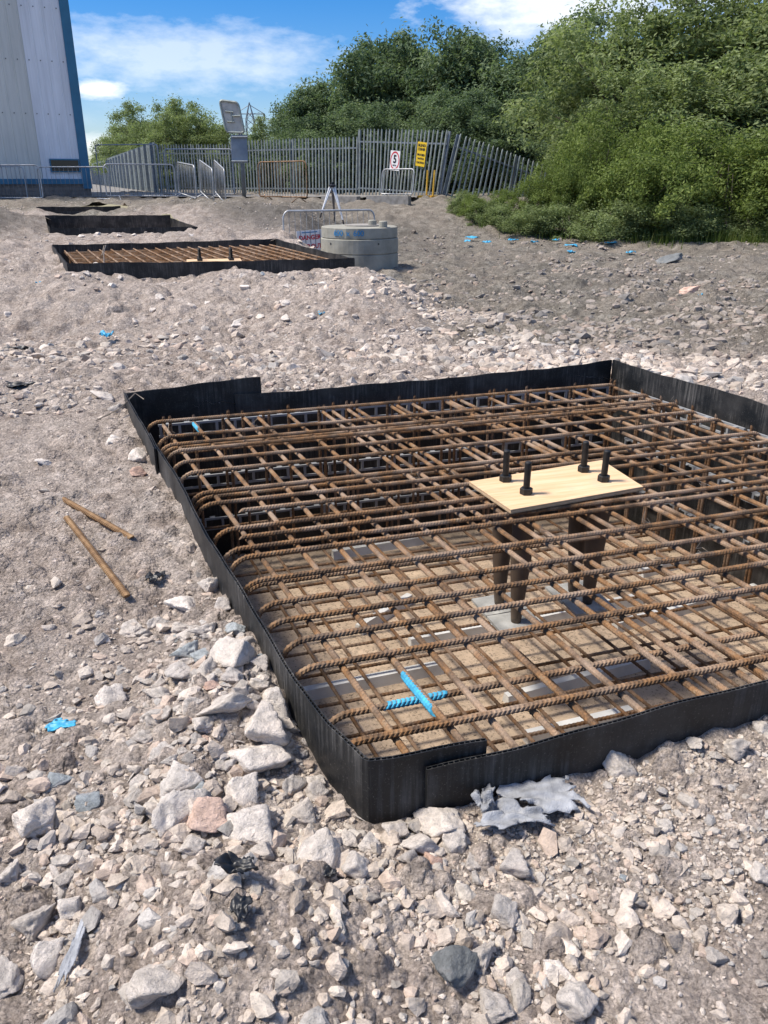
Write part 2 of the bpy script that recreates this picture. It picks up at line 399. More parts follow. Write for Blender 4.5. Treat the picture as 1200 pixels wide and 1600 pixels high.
def Hsmooth(x, y):
    x = np.asarray(x, float); y = np.asarray(y, float)
    left = np.interp(y, [-30, 0, 1, 3, 5.2, 6.5, 7.3, 8.9, 10.0, 12.5, 14, 17, 20, 24, 27, 60], [.12, .12, .17, .215, .25, .12, .08, .34, .37, .42, .46, .5, .66, .84, .88, .9])
    right = np.interp(y, [-30, 0, 1.4, 2, 5.5, 9, 14, 18, 20.5, 24.5, 27, 60], [.12, .13, .2, .225, .23, .06, 0, .02, .16, .74, .86, .9])
    xb = np.interp(y, [0, 6, 9.5, 10.5, 13.7, 16, 25], [.4, .45, .35, .1, -1.05, -1.5, -1.8])
    w = sstep(-.55, .65, x - xb)
    z = left * (1 - w) + right * w
    z = z + .5 * bump2(x, y, -8.6, 16.6, 1.3, 2.0)                      # dark spoil at the left
    z = z + .25 * bump2(x, y, -4.0, 21.0, 2.2, 1.2) - .12 * bump2(x, y, -3.9, 8.0, 2.2, .8)
    z = z + .12 * bump2(x, y, 1.0, 10.5, .9, 1.0) * 0 + .09 * bump2(x, y, 2.2, 11.4, 1.4, .35) + .06 * bump2(x, y, 3.4, 9.6, .7, 1.3)
    z = z + np.clip(x - 6.0, 0, 30) * sstep(19.5, 24, y) * .22 * (1 - sstep(45, 90, y))   # wooded bank
    z = z + .1 * bump2(x, y, -.24, 1.0, .22, .22)                         # small heap at the camera's feet
    z = z + .1 * bump2(x, y, -.42, 1.75, .17, .45)
    for k_, (cx_, am_) in enumerate(((2.0, .05), (2.55, .06), (4.2, .05), (4.8, .06), (3.4, .04))):
        z = z + am_ * np.exp(-((x - cx_ - .35 * (y - 9) - .04 * (y - 9) ** 2 * (1 if k_ % 2 else .8)) / .16) ** 2) * sstep(5.8, 7, y) * (1 - sstep(12.5, 15, y)) * (.5 + np.clip(fbm(x, y, 1.5, 2, 8 + k_), -.4, .6))
    far = sstep(45, 120, y)
    return z * (1 - far) + .5 * far
def Hfull(x, y):
    z = Hsmooth(x, y); x = np.asarray(x, float); y = np.asarray(y, float)
    near = 1 - sstep(30, 60, y)
    rough = .5 + .8 * np.clip(fbm(x, y, .9, 2, 77) + .35, 0, 1)
    z = z + near * (fbm(x, y, .55, 3, 3) * .12 * sstep(4, 9, y) + fbm(x, y, 1.6, 3, 15) * .11 * sstep(6.5, 9.5, y) + fbm(x, y, 2.1, 3, 5) * .055 * rough + fbm(x, y, 9.0, 3, 9) * .026 * rough + fbm(x, y, 34, 2, 21) * .010 * rough)
    return z
def Hf(x, y): return float(Hfull(np.array([x]), np.array([y]))[0])
_S = .5 * 1.004 ** np.arange(1400)
def groundpix(px, py):
    """pixel -> point on the terrain, depth along the lens axis"""
    d = pixdir(px, py); S = _S[_S < (ZC + .6) / max(1e-3, -d.z)] if d.z < 0 else _S
    S = S[S > .7 * (ZC - 1.0) / max(1e-3, -d.z)] if d.z < 0 else S
    gap = ZC + d.z * S - Hfull(d.x * S, d.y * S); k = int(np.argmax(gap < 0)) if (gap < 0).any() else len(S) - 1
    b = S[k]
    if k > 0: t = gap[k - 1] / (gap[k - 1] - gap[k]); b = S[k - 1] + (S[k] - S[k - 1]) * t
    return Vector((d.x * b, d.y * b, ZC + d.z * b)), b * (d.y * math.cos(PITCH) - d.z * math.sin(PITCH))

def signed_inside(P, poly):
    """(inside mask, nearest boundary point)"""
    x, y = P[:, 0], P[:, 1]; ins = np.zeros(len(P), bool); best = np.full(len(P), 1e9); q = np.zeros_like(P)
    n = len(poly)
    for i in range(n):
        ax, ay = poly[i]; bx, by = poly[(i + 1) % n]
        c = ((ay > y) != (by > y)) & (x < (bx - ax) * (y - ay) / ((by - ay) if by != ay else 1e-9) + ax); ins ^= c
        dx, dy = bx - ax, by - ay; t = np.clip(((x - ax) * dx + (y - ay) * dy) / (dx * dx + dy * dy), 0, 1)
        qx, qy = ax + t * dx, ay + t * dy; d = np.hypot(x - qx, y - qy); m_ = d < best
        best[m_] = d[m_]; q[m_, 0] = qx[m_]; q[m_, 1] = qy[m_]
    return ins, q

def worley(x, y, sc0, seed):
    X = x * sc0; Y = y * sc0; xi = np.floor(X).astype(np.int64); yi = np.floor(Y).astype(np.int64)
    best = np.full(x.shape, 9.0); idv = np.zeros(x.shape)
    def h(a, b, k):
        n = (a * 374761393 + b * 668265263 + (seed + k) * 1442695041) & 0x7fffffff
        n = ((n ^ (n >> 13)) * 1274126177) & 0x7fffffff
        return ((n ^ (n >> 16)) & 0xffff) / 65535.0
    for i in (-1, 0, 1):
        for j in (-1, 0, 1):
            a, b = xi + i, yi + j; d = np.hypot(a + h(a, b, 1) - X, b + h(a, b, 2) - Y); m_ = d < best
            best = np.where(m_, d, best); idv = np.where(m_, h(a, b, 3), idv)
    return best, idv
def build_ground():
    ys = [-30, -8, -2, 0.0, .3]; y = .55
    while y < 62: ys.append(y); y *= 1.0078 if y < 4 else 1.0052 if y < 14 else 1.01
    while y < 2600: ys.append(y); y *= 1.25
    ys = np.array(ys); nt = 440
    ts = np.linspace(-1, 1, nt); ts = np.sign(ts) * (np.abs(ts) * .75 + np.abs(ts) ** 5 * .75)
    wy = np.maximum(ys, .55) + np.where(ys < .5, (.5 - ys) * 2, 0)
    X = wy[:, None] * ts[None, :]; Y = np.repeat(ys[:, None], nt, 1)
    Pt = np.c_[X.ravel(), Y.ravel()]; nr = len(ys)
    idx = np.arange(nr * nt).reshape(nr, nt)
    F = np.stack([idx[:-1, :-1], idx[:-1, 1:], idx[1:, 1:], idx[1:, :-1]], -1).reshape(-1, 4)
    keep = np.ones(len(F), bool)
    Q = Pt.copy()
    for poly in (PAD1, PAD2, PAD3, PAD4):
        ins, q = signed_inside(Pt, poly)
        allin = ins[F].all(1); keep &= ~allin
        used = np.zeros(len(Pt), bool); used[F[~allin].ravel()] = True
        mv = ins & used; Q[mv] = q[mv]
    F = F[keep]
    Z = Hfull(Q[:, 0], Q[:, 1])
    x, y = Q[:, 0], Q[:, 1]; cell = np.full(len(x), .5)
    for sc_, y0_, y1_, am in ((30, .5, 3.2, .012), (13, .8, 7, .026), (6, 2.5, 16, .035), (11, 4.0, 11, .03), (2.6, 7, 40, .075)):
        on = (y > y0_ * .7) & (y < y1_ * 1.6); d_, id_ = worley(x[on], y[on], sc_, int(sc_ * 3)); fade = sstep(y0_ * .7, y0_ * 1.2, y[on]) * (1 - sstep(y1_ * .9, y1_ * 1.5, y[on]))
        dens = np.clip(.35 + 1.6 * fbm(x[on], y[on], sc_ * .12, 2, 63), .08, 1)
        st_ = (id_ < dens) * sstep(.62, .3, d_) * fade if False else (id_ < dens) * (1 - sstep(.22, .6, d_)) * fade
        Z[on] += am * st_ * (.3 + .7 * ((id_ * 37) % 1)) / 1.0
        cell[on] = cell[on] * (1 - st_) + st_ * (.35 + .65 * ((id_ * 91.7) % 1))
    xb = np.interp(y, [0, 5.5, 7, 9.5, 10.5, 13.7, 16, 25], [6, 2.8, 1.0, .5, .2, -.9, -1.4, -2.5])
    zone = sstep(-.3, .9, x - xb + fbm(x, y, .8, 3, 31) * 1.6) * sstep(4.5, 6.5, y)
    zone = np.maximum(zone, sstep(18.5, 21.5, y + fbm(x, y, .6, 2, 55) * 3))
    zone = np.maximum(zone, .9 * bump2(x, y, -8.6, 16.6, 1.6, 2.2))
    nz = fbm(x, y, .9, 3, 91)
    mud = np.clip(bump2(x, y, -1.6, 19.5, 2.6, 2.8) * 1.2 + bump2(x, y, -8.6, 16.4, 1.7, 1.9) * 1.3 + .5 * bump2(x, y, 3.5, 13, 3.0, 4.0) * (nz > .02) + nz * .5 * sstep(15, 18, y), 0, 1) * .85
    me = npmesh('ground', np.c_[Q, Z], F, M['ground'], {'zone': zone, 'mud': mud, 'cell': cell}, True)
    g = link('ground', me); tag(g, kind='structure'); return g
ground = build_ground()

# ------------------------------------------------------------------ stones
def ico(sub):
    bm = bmesh.new(); bmesh.ops.create_icosphere(bm, subdivisions=sub, radius=1)
    v = np.array([p.co[:] for p in bm.verts]); f = np.array([[q.index for q in p.verts] for p in bm.faces]); bm.free(); return v, f
def rock(seed, sub, sharp=34):
    r = np.random.default_rng(seed); v, f = ico(sub)
    n = r.normal(size=(12, 3)); n /= np.linalg.norm(n, axis=1)[:, None]; d = r.uniform(.55, 1.0, 12)
    dots = np.clip(v @ n.T, 1e-3, None) / d                           # inverse distance to each cutting plane
    rad = 1 / (np.sum(dots ** sharp, 1) ** (1 / sharp))
    p = v * rad[:, None]
    if sub > 1:
        q = p * 2.2 + seed
        for k, (sc_, am) in enumerate(((1.0, .06), (2.3, .035), (5.1, .02), (11.0, .011))):
            p = p + v * (vnoise(q[:, 0] * sc_, q[:, 1] * sc_ + q[:, 2] * sc_ * .9, seed + k) * 2 * am + vnoise(q[:, 2] * sc_ + 5, q[:, 1] * sc_ - q[:, 0] * sc_ * .7, seed + 9 + k) * 2 * am)[:, None]
    p = p - p.mean(0); p /= (p.max(0) - p.min(0))                      # unit bounding box
    return p, f
TINTS = np.array([(.59, .52, .455), (.63, .56, .495), (.55, .485, .42), (.64, .585, .53), (.51, .445, .385), (.52, .485, .445), (.45, .435, .42), (.57, .47, .4), (.57, .52, .465), (.61, .545, .485)])
big_meshes = []
for k in range(14):
    p, f = rock(100 + k * 7, 4)
    me = npmesh('stone', p, f, M['stone'], None, True)
    big_meshes.append(me)
# photographed stones: px, py (centre), width px, height px, tone (w warm, g grey, b blue-grey, p pink, d dark)
BIG = [(289, 943, 52, 28, 'w'), (333, 913, 30, 36, 'w'), (345, 948, 30, 28, 'g'), (369, 1018, 74, 60, 'w'), (366, 1056, 34, 34, 'g'), (284, 1048, 42, 38, 'g'), (320, 1046, 30, 36, 'w'), (354, 1102, 82, 44, 'w'),
       (402, 1068, 32, 26, 'w'), (423, 1088, 50, 66, 'g'), (410, 1130, 66, 76, 'w'), (332, 1161, 42, 32, 'b'), (375, 1158, 44, 30, 'g'), (402, 1184, 92, 50, 'w'), (277, 1220, 64, 44, 'g'), (262, 1272, 84, 58, 'g'), (320, 1275, 72, 52, 'p'),
       (372, 1236, 66, 48, 'w'), (390, 1290, 74, 72, 'w'), (507, 1325, 62, 92, 'w'), (556, 1350, 46, 50, 'g'), (168, 1092, 46, 40, 'w'), (246, 1118, 42, 36, 'w'), (230, 1150, 36, 26, 'w'), (52, 1282, 72, 62, 'w'), (131, 1318, 60, 46, 'd'), (82, 1345, 40, 66, 'w'),
       (137, 1254, 42, 26, 'b'), (84, 1222, 46, 22, 'b'), (62, 1437, 52, 50, 'w'), (112, 1418, 46, 36, 'w'), (66, 1494, 54, 52, 'w'), (8, 1522, 44, 76, 'g'), (230, 1537, 92, 66, 'w'), (690, 1283, 70, 42, 'w'), (660, 1320, 56, 42, 'w'), (712, 1313, 40, 34, 'w'),
       (680, 1349, 44, 24, 'p'), (803, 1350, 48, 42, 'g'), (933, 1375, 34, 40, 'g'), (868, 1505, 102, 74, 'w'), (900, 1563, 64, 60, 'w'), (712, 1505, 74, 62, 'd'), (757, 1490, 44, 62, 'w'), (785, 1425, 46, 54, 'g'), (800, 1403, 32, 24, 'g'), (776, 1572, 52, 46, 'w'), (812, 1532, 36, 30, 'w'),
       (965, 1195, 44, 42, 'w'), (1087, 1160, 26, 26, 'w'), (1150, 1166, 36, 36, 'w'), (1188, 1136, 28, 34, 'w'), (1185, 1366, 34, 32, 'w'), (520, 1255, 38, 28, 'g'), (565, 1280, 38, 22, 'g'), (617, 1296, 40, 34, 'w'), (470, 1270, 46, 38, 'w'), (452, 1230, 40, 34, 'g'), (492, 1238, 36, 34, 'w'),
       (440, 1175, 32, 40, 'g'), (405, 1330, 38, 30, 'w'), (545, 1310, 36, 26, 'w'), (300, 1320, 44, 30, 'w'), (250, 1180, 40, 26, 'w'), (300, 1100, 34, 30, 'w'), (255, 1085, 38, 28, 'w'), (316, 1132, 40, 30, 'w'), (210, 1205, 36, 26, 'w'), (180, 1240, 34, 26, 'w'), (100, 1372, 30, 24, 'w'), (125, 1460, 34, 26, 'w'),
       (20, 1360, 34, 30, 'w'), (640, 1340, 34, 24, 'g'), (736, 1350, 30, 22, 'w'), (580, 1320, 36, 28, 'w'), (660, 1420, 26, 20, 'w'), (830, 1470, 30, 22, 'w'), (1000, 1410, 24, 20, 'w'), (1040, 1290, 26, 20, 'w'), (1105, 1410, 22, 18, 'w'), (1115, 1495, 28, 26, 'w'), (1005, 1530, 32, 26, 'w'), (960, 1270, 24, 22, 'g'), (1050, 1340, 22, 18, 'w'),
       (215, 710, 32, 34, 'w'), (190, 640, 26, 26, 'g'), (213, 738, 26, 16, 'p'), (70, 722, 34, 14, 'w'), (185, 690, 36, 26, 'w'), (165, 620, 40, 20, 'w'), (98, 690, 24, 14, 'w'), (1050, 404, 50, 18, 'd'), (1075, 455, 34, 14, 'p'), (445, 497, 20, 14, 'w'), (148, 418, 22, 18, 'w'), (182, 424, 20, 14, 'w'), (330, 418, 22, 14, 'w'), (265, 415, 18, 12, 'w'), (525, 405, 22, 12, 'w'), (340, 392, 10, 8, 'w'),
       (690, 1230, 20, 16, 'w'), (1000, 1170, 22, 18, 'w'), (1040, 1172, 18, 14, 'w'), (1120, 1180, 20, 16, 'g'), (820, 1245, 18, 14, 'w')]
TONE = {'w': [(.71, .64, .57), (.74, .67, .60), (.68, .61, .54)], 'g': [(.62, .565, .51), (.66, .60, .545)], 'b': [(.40, .44, .46), (.45, .48, .48)], 'p': [(.70, .48, .38), (.72, .52, .42)], 'd': [(.19, .20, .20), (.22, .21, .20)]}
LBL = {'w': 'cream limestone rubble lump lying loose on the pale broken ground', 'g': 'mid grey limestone rubble lump lying loose among cream stones', 'b': 'flat blue grey slaty stone lying among the cream rubble', 'p': 'pinkish orange sandstone lump among the cream rubble', 'd': 'dark charcoal grey stone sitting in pale gravel'}
GRP = {'w': 'loose cream rubble stones', 'g': 'loose grey rubble stones', 'b': 'loose blue grey stones', 'p': 'loose pinkish stones', 'd': 'loose dark stones'}
nst = 0
placed = []
def where(px, py, w):
    big_ = 'large' if w > 44 else 'small'
    if py < 380: r_ = 'on the low ridge between the second and third pads'
    elif py < 432: r_ = 'along the near edge of the second pad'
    elif py < 620: r_ = 'at the foot of the rubble mound'
    elif py < 800: r_ = 'on dusty ground by the far left formwork corner'
    elif px < 480 and py < 1260: r_ = 'in the heap against the left formwork side'
    elif py < 1330 and px >= 480: r_ = 'in front of the near formwork side'
    elif px < 600: r_ = 'on the dirt heap left of the near formwork corner'
    else: r_ = 'on gravel in front of the torn membrane'
    return '%s cream limestone lump %s' % (big_, r_), '%s cream stones %s' % (big_, r_)
def put_stone(px, py, w, h, tone):
    global nst
    p, dep = groundpix(px, min(1640, py + h * .28))
    wm = w * dep / FPX; hm = h * dep / FPX
    sy = (wm * .5 + hm * .6); sz = min(wm, hm) * .78
    me = big_meshes[nst % len(big_meshes)]
    c = random.choice(TONE[tone]); k = random.uniform(.88, 1.1)
    o = link('stone', me, None, (p.x, p.y + sy * .12, p.z + sz * .26), (random.uniform(-.3, .3), random.uniform(-.3, .3), random.uniform(-.5, .5) + (0 if nst % 3 else math.pi)), (wm * 1.08, sy * 1.1, sz * 1.15))
    o.color = (c[0] * k, c[1] * k, c[2] * k, 1); nst += 1
    if tone == 'w': lb, gr = where(px, py, w)
    else: lb, gr = LBL[tone], GRP[tone]
    tag(o, lb, 'stone', gr); placed.append((p.x, p.y, wm * .45))
for b in BIG: put_stone(*b)
def inpads(x, y, margin=0.0):
    P_ = np.array([[x, y]])
    for poly in (PAD1, PAD2, PAD3, PAD4):
        ins, q = signed_inside(P_, poly)
        if ins[0] or np.hypot(*(P_ - q)[0]) < margin: return True
    return False
def rnd_stones(n, x0, x1, y0, y1, wmin, wmax):
    k = 0; t = 0
    while k < n and t < n * 20:
        t += 1
        px, py = random.uniform(x0, x1), random.uniform(y0, y1); w = wmin + (wmax - wmin) * random.random() ** 2.2
        p, dep = groundpix(px, py)
        r = w * dep / FPX * .5
        if inpads(p.x, p.y, r * .9) or any((p.x - a) ** 2 + (p.y - b) ** 2 < (r * .8 + c * .7) ** 2 for a, b, c in placed): continue
        put_stone(px, py - w * .2, w, w * random.uniform(.55, .85), random.choices('wgbp', (70, 22, 5, 4))[0]); k += 1
rnd_stones(40, 280, 440, 980, 1210, 20, 44)
rnd_stones(75, 200, 500, 980, 1330, 14, 40)
rnd_stones(36, 0, 520, 445, 600, 12, 20)
rnd_stones(20, 0, 1200, 1250, 1600, 14, 22)
rnd_stones(14, 600, 960, 520, 560, 10, 20)
rnd_stones(14, 100, 560, 400, 440, 8, 15)
rnd_stones(12, 120, 300, 352, 372, 7, 12)

def build_gravel():
    VS = []; FS = []; TT = []; off = 0
    def batch(n, sub, smin, smax, pw, yr, trange, dens=None, nvar=8, sink=.22, minpx=None):
        nonlocal off
        y = np.exp(rng.uniform(math.log(yr[0]), math.log(yr[1]), n * 3)); x = y * rng.uniform(trange[0], trange[1], n * 3)
        ok = np.ones(len(x), bool); PP = np.c_[x, y]
        for poly in (PAD1, PAD2, PAD3, PAD4):
            ins, q = signed_inside(PP, poly); ok &= ~ins & (np.hypot(*(PP - q).T) > .02 + 0.006 * y)
        if dens is not None: ok &= rng.random(len(x)) < dens(x, y)
        x = x[ok][:n]; y = y[ok][:n]; n = len(x)
        s = smin + (smax - smin) * rng.random(n) ** pw
        if minpx: s = np.maximum(s, minpx * y / 800)
        z = Hfull(x, y)
        asp = np.c_[rng.uniform(.75, 1.35, n), rng.uniform(.6, 1.1, n), rng.uniform(.45, .85, n)] * s[:, None]
        a = rng.uniform(0, 2 * math.pi, n); b = rng.uniform(-.5, .5, n)
        tint = TINTS[rng.integers(0, len(TINTS), n)] * rng.uniform(.7, 1.04, n)[:, None] * np.array((1.0, .97, .93))
        greyer = (sstep(-.2, .8, x - np.interp(y, [0, 5.5, 7, 9.5, 10.5, 13.7, 16, 25], [6, 2.8, 1.0, .5, .2, -.9, -1.4, -2.5])) * sstep(4.5, 6.5, y))[:, None]
        tint = tint * (1 - greyer * .42)
        var = rng.integers(0, nvar, n)
        for k in range(nvar):
            m_ = var == k; c = int(m_.sum())
            if not c: continue
            p, f = rock(500 + k * 13 + sub * 101, sub, 24)
            q = p[None] * asp[m_][:, None, :]
            cb, sb = np.cos(b[m_])[:, None], np.sin(b[m_])[:, None]
            q = np.stack([q[..., 0], q[..., 1] * cb - q[..., 2] * sb, q[..., 1] * sb + q[..., 2] * cb], -1)
            ca, sa = np.cos(a[m_])[:, None], np.sin(a[m_])[:, None]
            q = np.stack([q[..., 0] * ca - q[..., 1] * sa, q[..., 0] * sa + q[..., 1] * ca, q[..., 2]], -1)
            q[..., 0] += x[m_][:, None]; q[..., 1] += y[m_][:, None]; q[..., 2] += (z[m_] + asp[m_][:, 2] * sink)[:, None]
            VS.append(q.reshape(-1, 3)); FS.append((f[None] + (np.arange(c) * len(p))[:, None, None]).reshape(-1, 3) + off); off += c * len(p)
            TT.append(np.repeat(tint[m_], len(p), 0))
    patch = lambda x, y: (1 - .75 * bump2(x, y, -.3, 1.05, .35, .22)) * np.clip(.26 + 1.7 * fbm(x, y, 1.3, 3, 77), .06, 1)
    def cob(x, y):                                                     # cobbly belts: along the left wall, below the mound, the lower front
        a = bump2(x, y, -.55, 1.9, .35, .9) + bump2(x, y, -.15, 1.25, .35, .25) + sstep(5.5, 6.1, y) * (1 - sstep(7.3, 8.0, y)) * (1 - sstep(.3, 1.6, x)) * .9 + .03 + .16 * sstep(6.5, 7.5, y) + .4 * bump2(x, y, .45, 1.15, .3, .2)
        return np.clip(a * (.6 + 1.5 * np.clip(fbm(x, y, 1.1, 2, 41) + .2, 0, 1)), 0, 1)
    batch(1500, 2, .016, .055, 2.2, (.85, 4.5), (-.62, .62), cob)
    batch(2600, 2, .035, .13, 3.0, (4.8, 14), (-.62, .62), cob, minpx=2.0, sink=.08)
    batch(3400, 1, .010, .03, 2.0, (.8, 4.2), (-.62, .62), lambda x, y: np.clip(cob(x, y) * .7 + patch(x, y) * .3, 0, 1), sink=.12)
    batch(21000, 1, .004, .014, 2.4, (.8, 4.6), (-.64, .64), patch, minpx=1.3)
    batch(9000, 1, .03, .13, 3.0, (5.0, 21), (-.05, .64), lambda x, y: np.clip(.35 + 1.4 * fbm(x, y, .9, 3, 19), .12, 1), minpx=1.8, sink=.12)
    batch(15000, 1, .012, .06, 2.4, (4.2, 24), (-.64, .64), patch, minpx=1.3)
    me = npmesh('gravel', np.concatenate(VS), np.concatenate(FS), M['gravel'], {'tint': np.concatenate(TT)}, False)
    g = link('gravel', me, ground); tag(g, kind='stuff')
build_gravel()

# ------------------------------------------------------------------ fluted plastic sheets
def sheet(path, ztop, zbot, name='sheet', parent=None, t=.010, web=.0125, skin=.0022):
    """twin-wall sheet along a plan path (list of 2-D points); outer side = right of the path direction. ztop: list per path point"""
    P_ = [np.array(p, float) for p in path]; seg = [np.linalg.norm(P_[i + 1] - P_[i]) for i in range(len(P_) - 1)]; cum = np.concatenate([[0], np.cumsum(seg)])
    n = max(2, int(cum[-1] / web)); s = np.linspace(0, cum[-1], n + 1)
    xs = np.interp(s, cum, [p[0] for p in P_]); ys = np.interp(s, cum, [p[1] for p in P_]); zt = np.interp(s, cum, ztop)
    zt = zt + .004 * np.sin(s * 7 + cum[-1]) + .002 * np.sin(s * 23)
    # soften corners and add a slight wave
    tx = np.gradient(xs); ty = np.gradient(ys); l = np.hypot(tx, ty); nx, ny = ty / l, -tx / l
    wv = .004 * np.sin(s * 5.3 + 1.0); xs = xs + nx * wv; ys = ys + ny * wv
    mb = MB()
    def strip(o0, o1, drop=0.0):
        vs = []; fs = []
        for i in range(n + 1):
            for o in (o0, o1):
                vs.append((xs[i] + nx[i] * o, ys[i] + ny[i] * o, zt[i] - drop)); vs.append((xs[i] + nx[i] * o, ys[i] + ny[i] * o, zbot))
        for i in range(n):
            a = i * 4; b = a + 4
            fs += [(a, b, b + 1, a + 1), (a + 2, a + 3, b + 3, b + 2), (a, a + 2, b + 2, b)]
        fs += [(0, 1, 3, 2), (n * 4, n * 4 + 2, n * 4 + 3, n * 4 + 1)]
        mb.add(vs, fs)
    strip(t / 2, t / 2 - skin); strip(-t / 2 + skin, -t / 2)
    for i in range(n + 1):
        hx, hy = ny[i] * -.0011, nx[i] * .0011
        vs = []
        for sx_ in (-1, 1):
            for o in (t / 2 - skin, -t / 2 + skin):
                for z in (zt[i] - .0012, zbot): vs.append((xs[i] + nx[i] * o + hx * sx_, ys[i] + ny[i] * o + hy * sx_, z))
        mb.add(vs, [(0, 1, 3, 2), (4, 6, 7, 5), (0, 2, 6, 4)])
    return mb.build(name, M['plastic'], parent)
def w2(u, v): return tuple(W(u, v)[:2])
ZF = -.72
fw = empty('pad_formwork', W(-.08, -.15, ZF)); tag(fw, 'black fluted plastic formwork box round the large rusty rebar cage', 'formwork')
bpy.context.view_layer.update()
def fixpar(o, root):
    o.parent = root; o.matrix_parent_inverse = Matrix.Translation(root.location).inverted() if root.rotation_euler.z == 0 else root.matrix_world.inverted(); return o
def sheet_in(path, zt, zb, root): return fixpar(sheet(path, zt, zb), root)
# left side (near sheet bowed, far sheet outside it), far side (tall short sheet, long lower sheet), right side, near side (two lapped sheets, the first wraps the corner)
sheet_in([w2(-.082, 2.42), w2(-.08, 1.7), w2(-.08, 1.0), w2(-.076, .55), w2(-.066, .2), w2(-.048, .0), w2(-.02, -.143), w2(.03, -.15), w2(.12, -.153), w2(.245, -.155)], [.335, .335, .335, .33, .325, .33, .33, .332, .335, .33], ZF, fw)
sheet_in([w2(.10, -.168), w2(.6, -.170), w2(1.0, -.168), w2(2.0, -.166), w2(3.07, -.165)], [.30, .318, .33, .335, .335], ZF, fw)
sheet_in([w2(-.10, 3.19), w2(-.10, 2.7), w2(-.098, 2.16)], [.355, .345, .335], ZF, fw)
sheet_in([w2(.66, 3.205), w2(.3, 3.20), w2(-.094, 3.20)], [.385, .375, .355], ZF, fw)
sheet_in([w2(3.0, 3.185), w2(2.4, 3.18), w2(1.5, 3.185), w2(.5, 3.19)], [.34, .315, .30, .295], ZF, fw)
sheet_in([w2(3.075, -.16), w2(3.07, 1.0), w2(3.06, 2.2), w2(3.005, 3.18)], [.335, .335, .33, .34], ZF, fw)
# blinding slab
mb = MB(); c_ = [W(-.13, -.2, ZF), W(3.12, -.2, ZF), W(3.12, 3.24, ZF), W(-.13, 3.24, ZF)]
mb.add(c_ + [p - Vector((0, 0, .08)) for p in c_], [(0, 1, 2, 3), (0, 4, 5, 1), (1, 5, 6, 2), (2, 6, 7, 3), (3, 7, 4, 0), (7, 6, 5, 4)])
bl = mb.build('blinding_slab', M['blinding']); tag(bl, kind='structure')

# ------------------------------------------------------------------ ribbed bars
def ribbed(path, r, ribs=(None, None), n=8, pitch=.0125):
    """bar along a path in the local XZ plane; diagonal ribs"""
    path = [Vector(p) for p in path]; cum = [0]
    for i in range(len(path) - 1): cum.append(cum[-1] + (path[i + 1] - path[i]).length)
    L_ = cum[-1]; m_ = int(L_ / pitch); s = []
    for k in range(m_):
        s += [(k * pitch + pitch * .0, 1.0), (k * pitch + pitch * .36, 1.0), (k * pitch + pitch * .52, 1.15), (k * pitch + pitch * .8, 1.15)]
    s.append((L_, 1.0)); cu = np.array(cum); A = np.array(path)
    ss = np.array([q[0] for q in s]); rr = np.array([q[1] for q in s]) * r
    C = np.stack([np.interp(ss, cu, A[:, i]) for i in range(3)], 1)
    e = 1e-3; T = np.stack([np.interp(np.clip(ss + e, 0, L_), cu, A[:, i]) - np.interp(np.clip(ss - e, 0, L_), cu, A[:, i]) for i in range(3)], 1); T /= np.linalg.norm(T, axis=1)[:, None]
    B = np.array((0, 1.0, 0)); Nn = np.cross(T, B)
    q = np.arange(n) * 2 * math.pi / n
    ring = C[:, None] + (Nn[:, None] * np.cos(q)[None, :, None] + B[None, None] * np.sin(q)[None, :, None]) * rr[:, None, None] + T[:, None] * (np.cos(q) * .010)[None, :, None]
    V_ = ring.reshape(-1, 3); k = len(ss); idx = np.arange(k * n).reshape(k, n); nx_ = np.roll(idx, -1, 1)
    F = np.stack([idx[:-1], nx_[:-1], nx_[1:], idx[1:]], -1).reshape(-1, 4)
    e0 = len(V_); V_ = np.concatenate([V_, C[[0]], C[[-1]]])
    caps = [(idx[0][j], e0, e0, idx[0][(j + 1) % n]) for j in range(0)]
    return V_, F
def barmesh(name, path, r, mat, **k):
    V_, F = ribbed(path, r, **k); n = 8
    me = npmesh(name, V_[:-2], F, mat, None, False)
    bm = bmesh.new(); bm.from_mesh(me); bm.verts.ensure_lookup_table()
    nv = len(bm.verts)
    bm.faces.new([bm.verts[i] for i in range(n)][::-1]); bm.faces.new([bm.verts[i] for i in range(nv - n, nv)])
    bm.to_mesh(me); bm.free(); return me
def arc(cx, cz, r, a0, a1, k=6): return [(cx + r * math.cos(a0 + (a1 - a0) * i / k), 0, cz + r * math.sin(a0 + (a1 - a0) * i / k)) for i in range(k + 1)]
LU, LV, RB = 2.9, 2.93, .0088
ubar = barmesh('long_bar', [(0, 0, -.10)] + arc(.08, -.08, .08, math.pi, math.pi / 2) + arc(LU - .07, -.07, .07, math.pi / 2, 0) + [(LU, 0, -.13)], RB, M['rust'])
ustraight = barmesh('long_bar', [(0, 0, 0), (LU - .12, 0, 0)], RB, M['rust'])
uhalf = barmesh('long_bar', [(0, 0, 0), (1.02, 0, 0)], RB, M['rust'])
vbar = barmesh('cross_bar', [(-.09, 0, 0), (LV - .02, 0, 0)], RB * .95, M['rust'])
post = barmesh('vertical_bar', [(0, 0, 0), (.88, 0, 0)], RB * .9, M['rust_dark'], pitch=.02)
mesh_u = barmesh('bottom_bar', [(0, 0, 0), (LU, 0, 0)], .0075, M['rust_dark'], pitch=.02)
mesh_v = barmesh('bottom_bar', [(0, 0, 0), (LV, 0, 0)], .0075, M['rust_dark'], pitch=.02)
cage = empty('rebar_cage', W(0, 0, -.62)); tag(cage, 'large rusty reinforcement cage with bars hooked down at both ends inside black formwork', 'rebar cage')
def in_cage(name, me, p, rot): return link(name, me, cage, Vector(p) - cage.location, rot)
ZT = .25
jit = lambda a: random.uniform(-a, a)
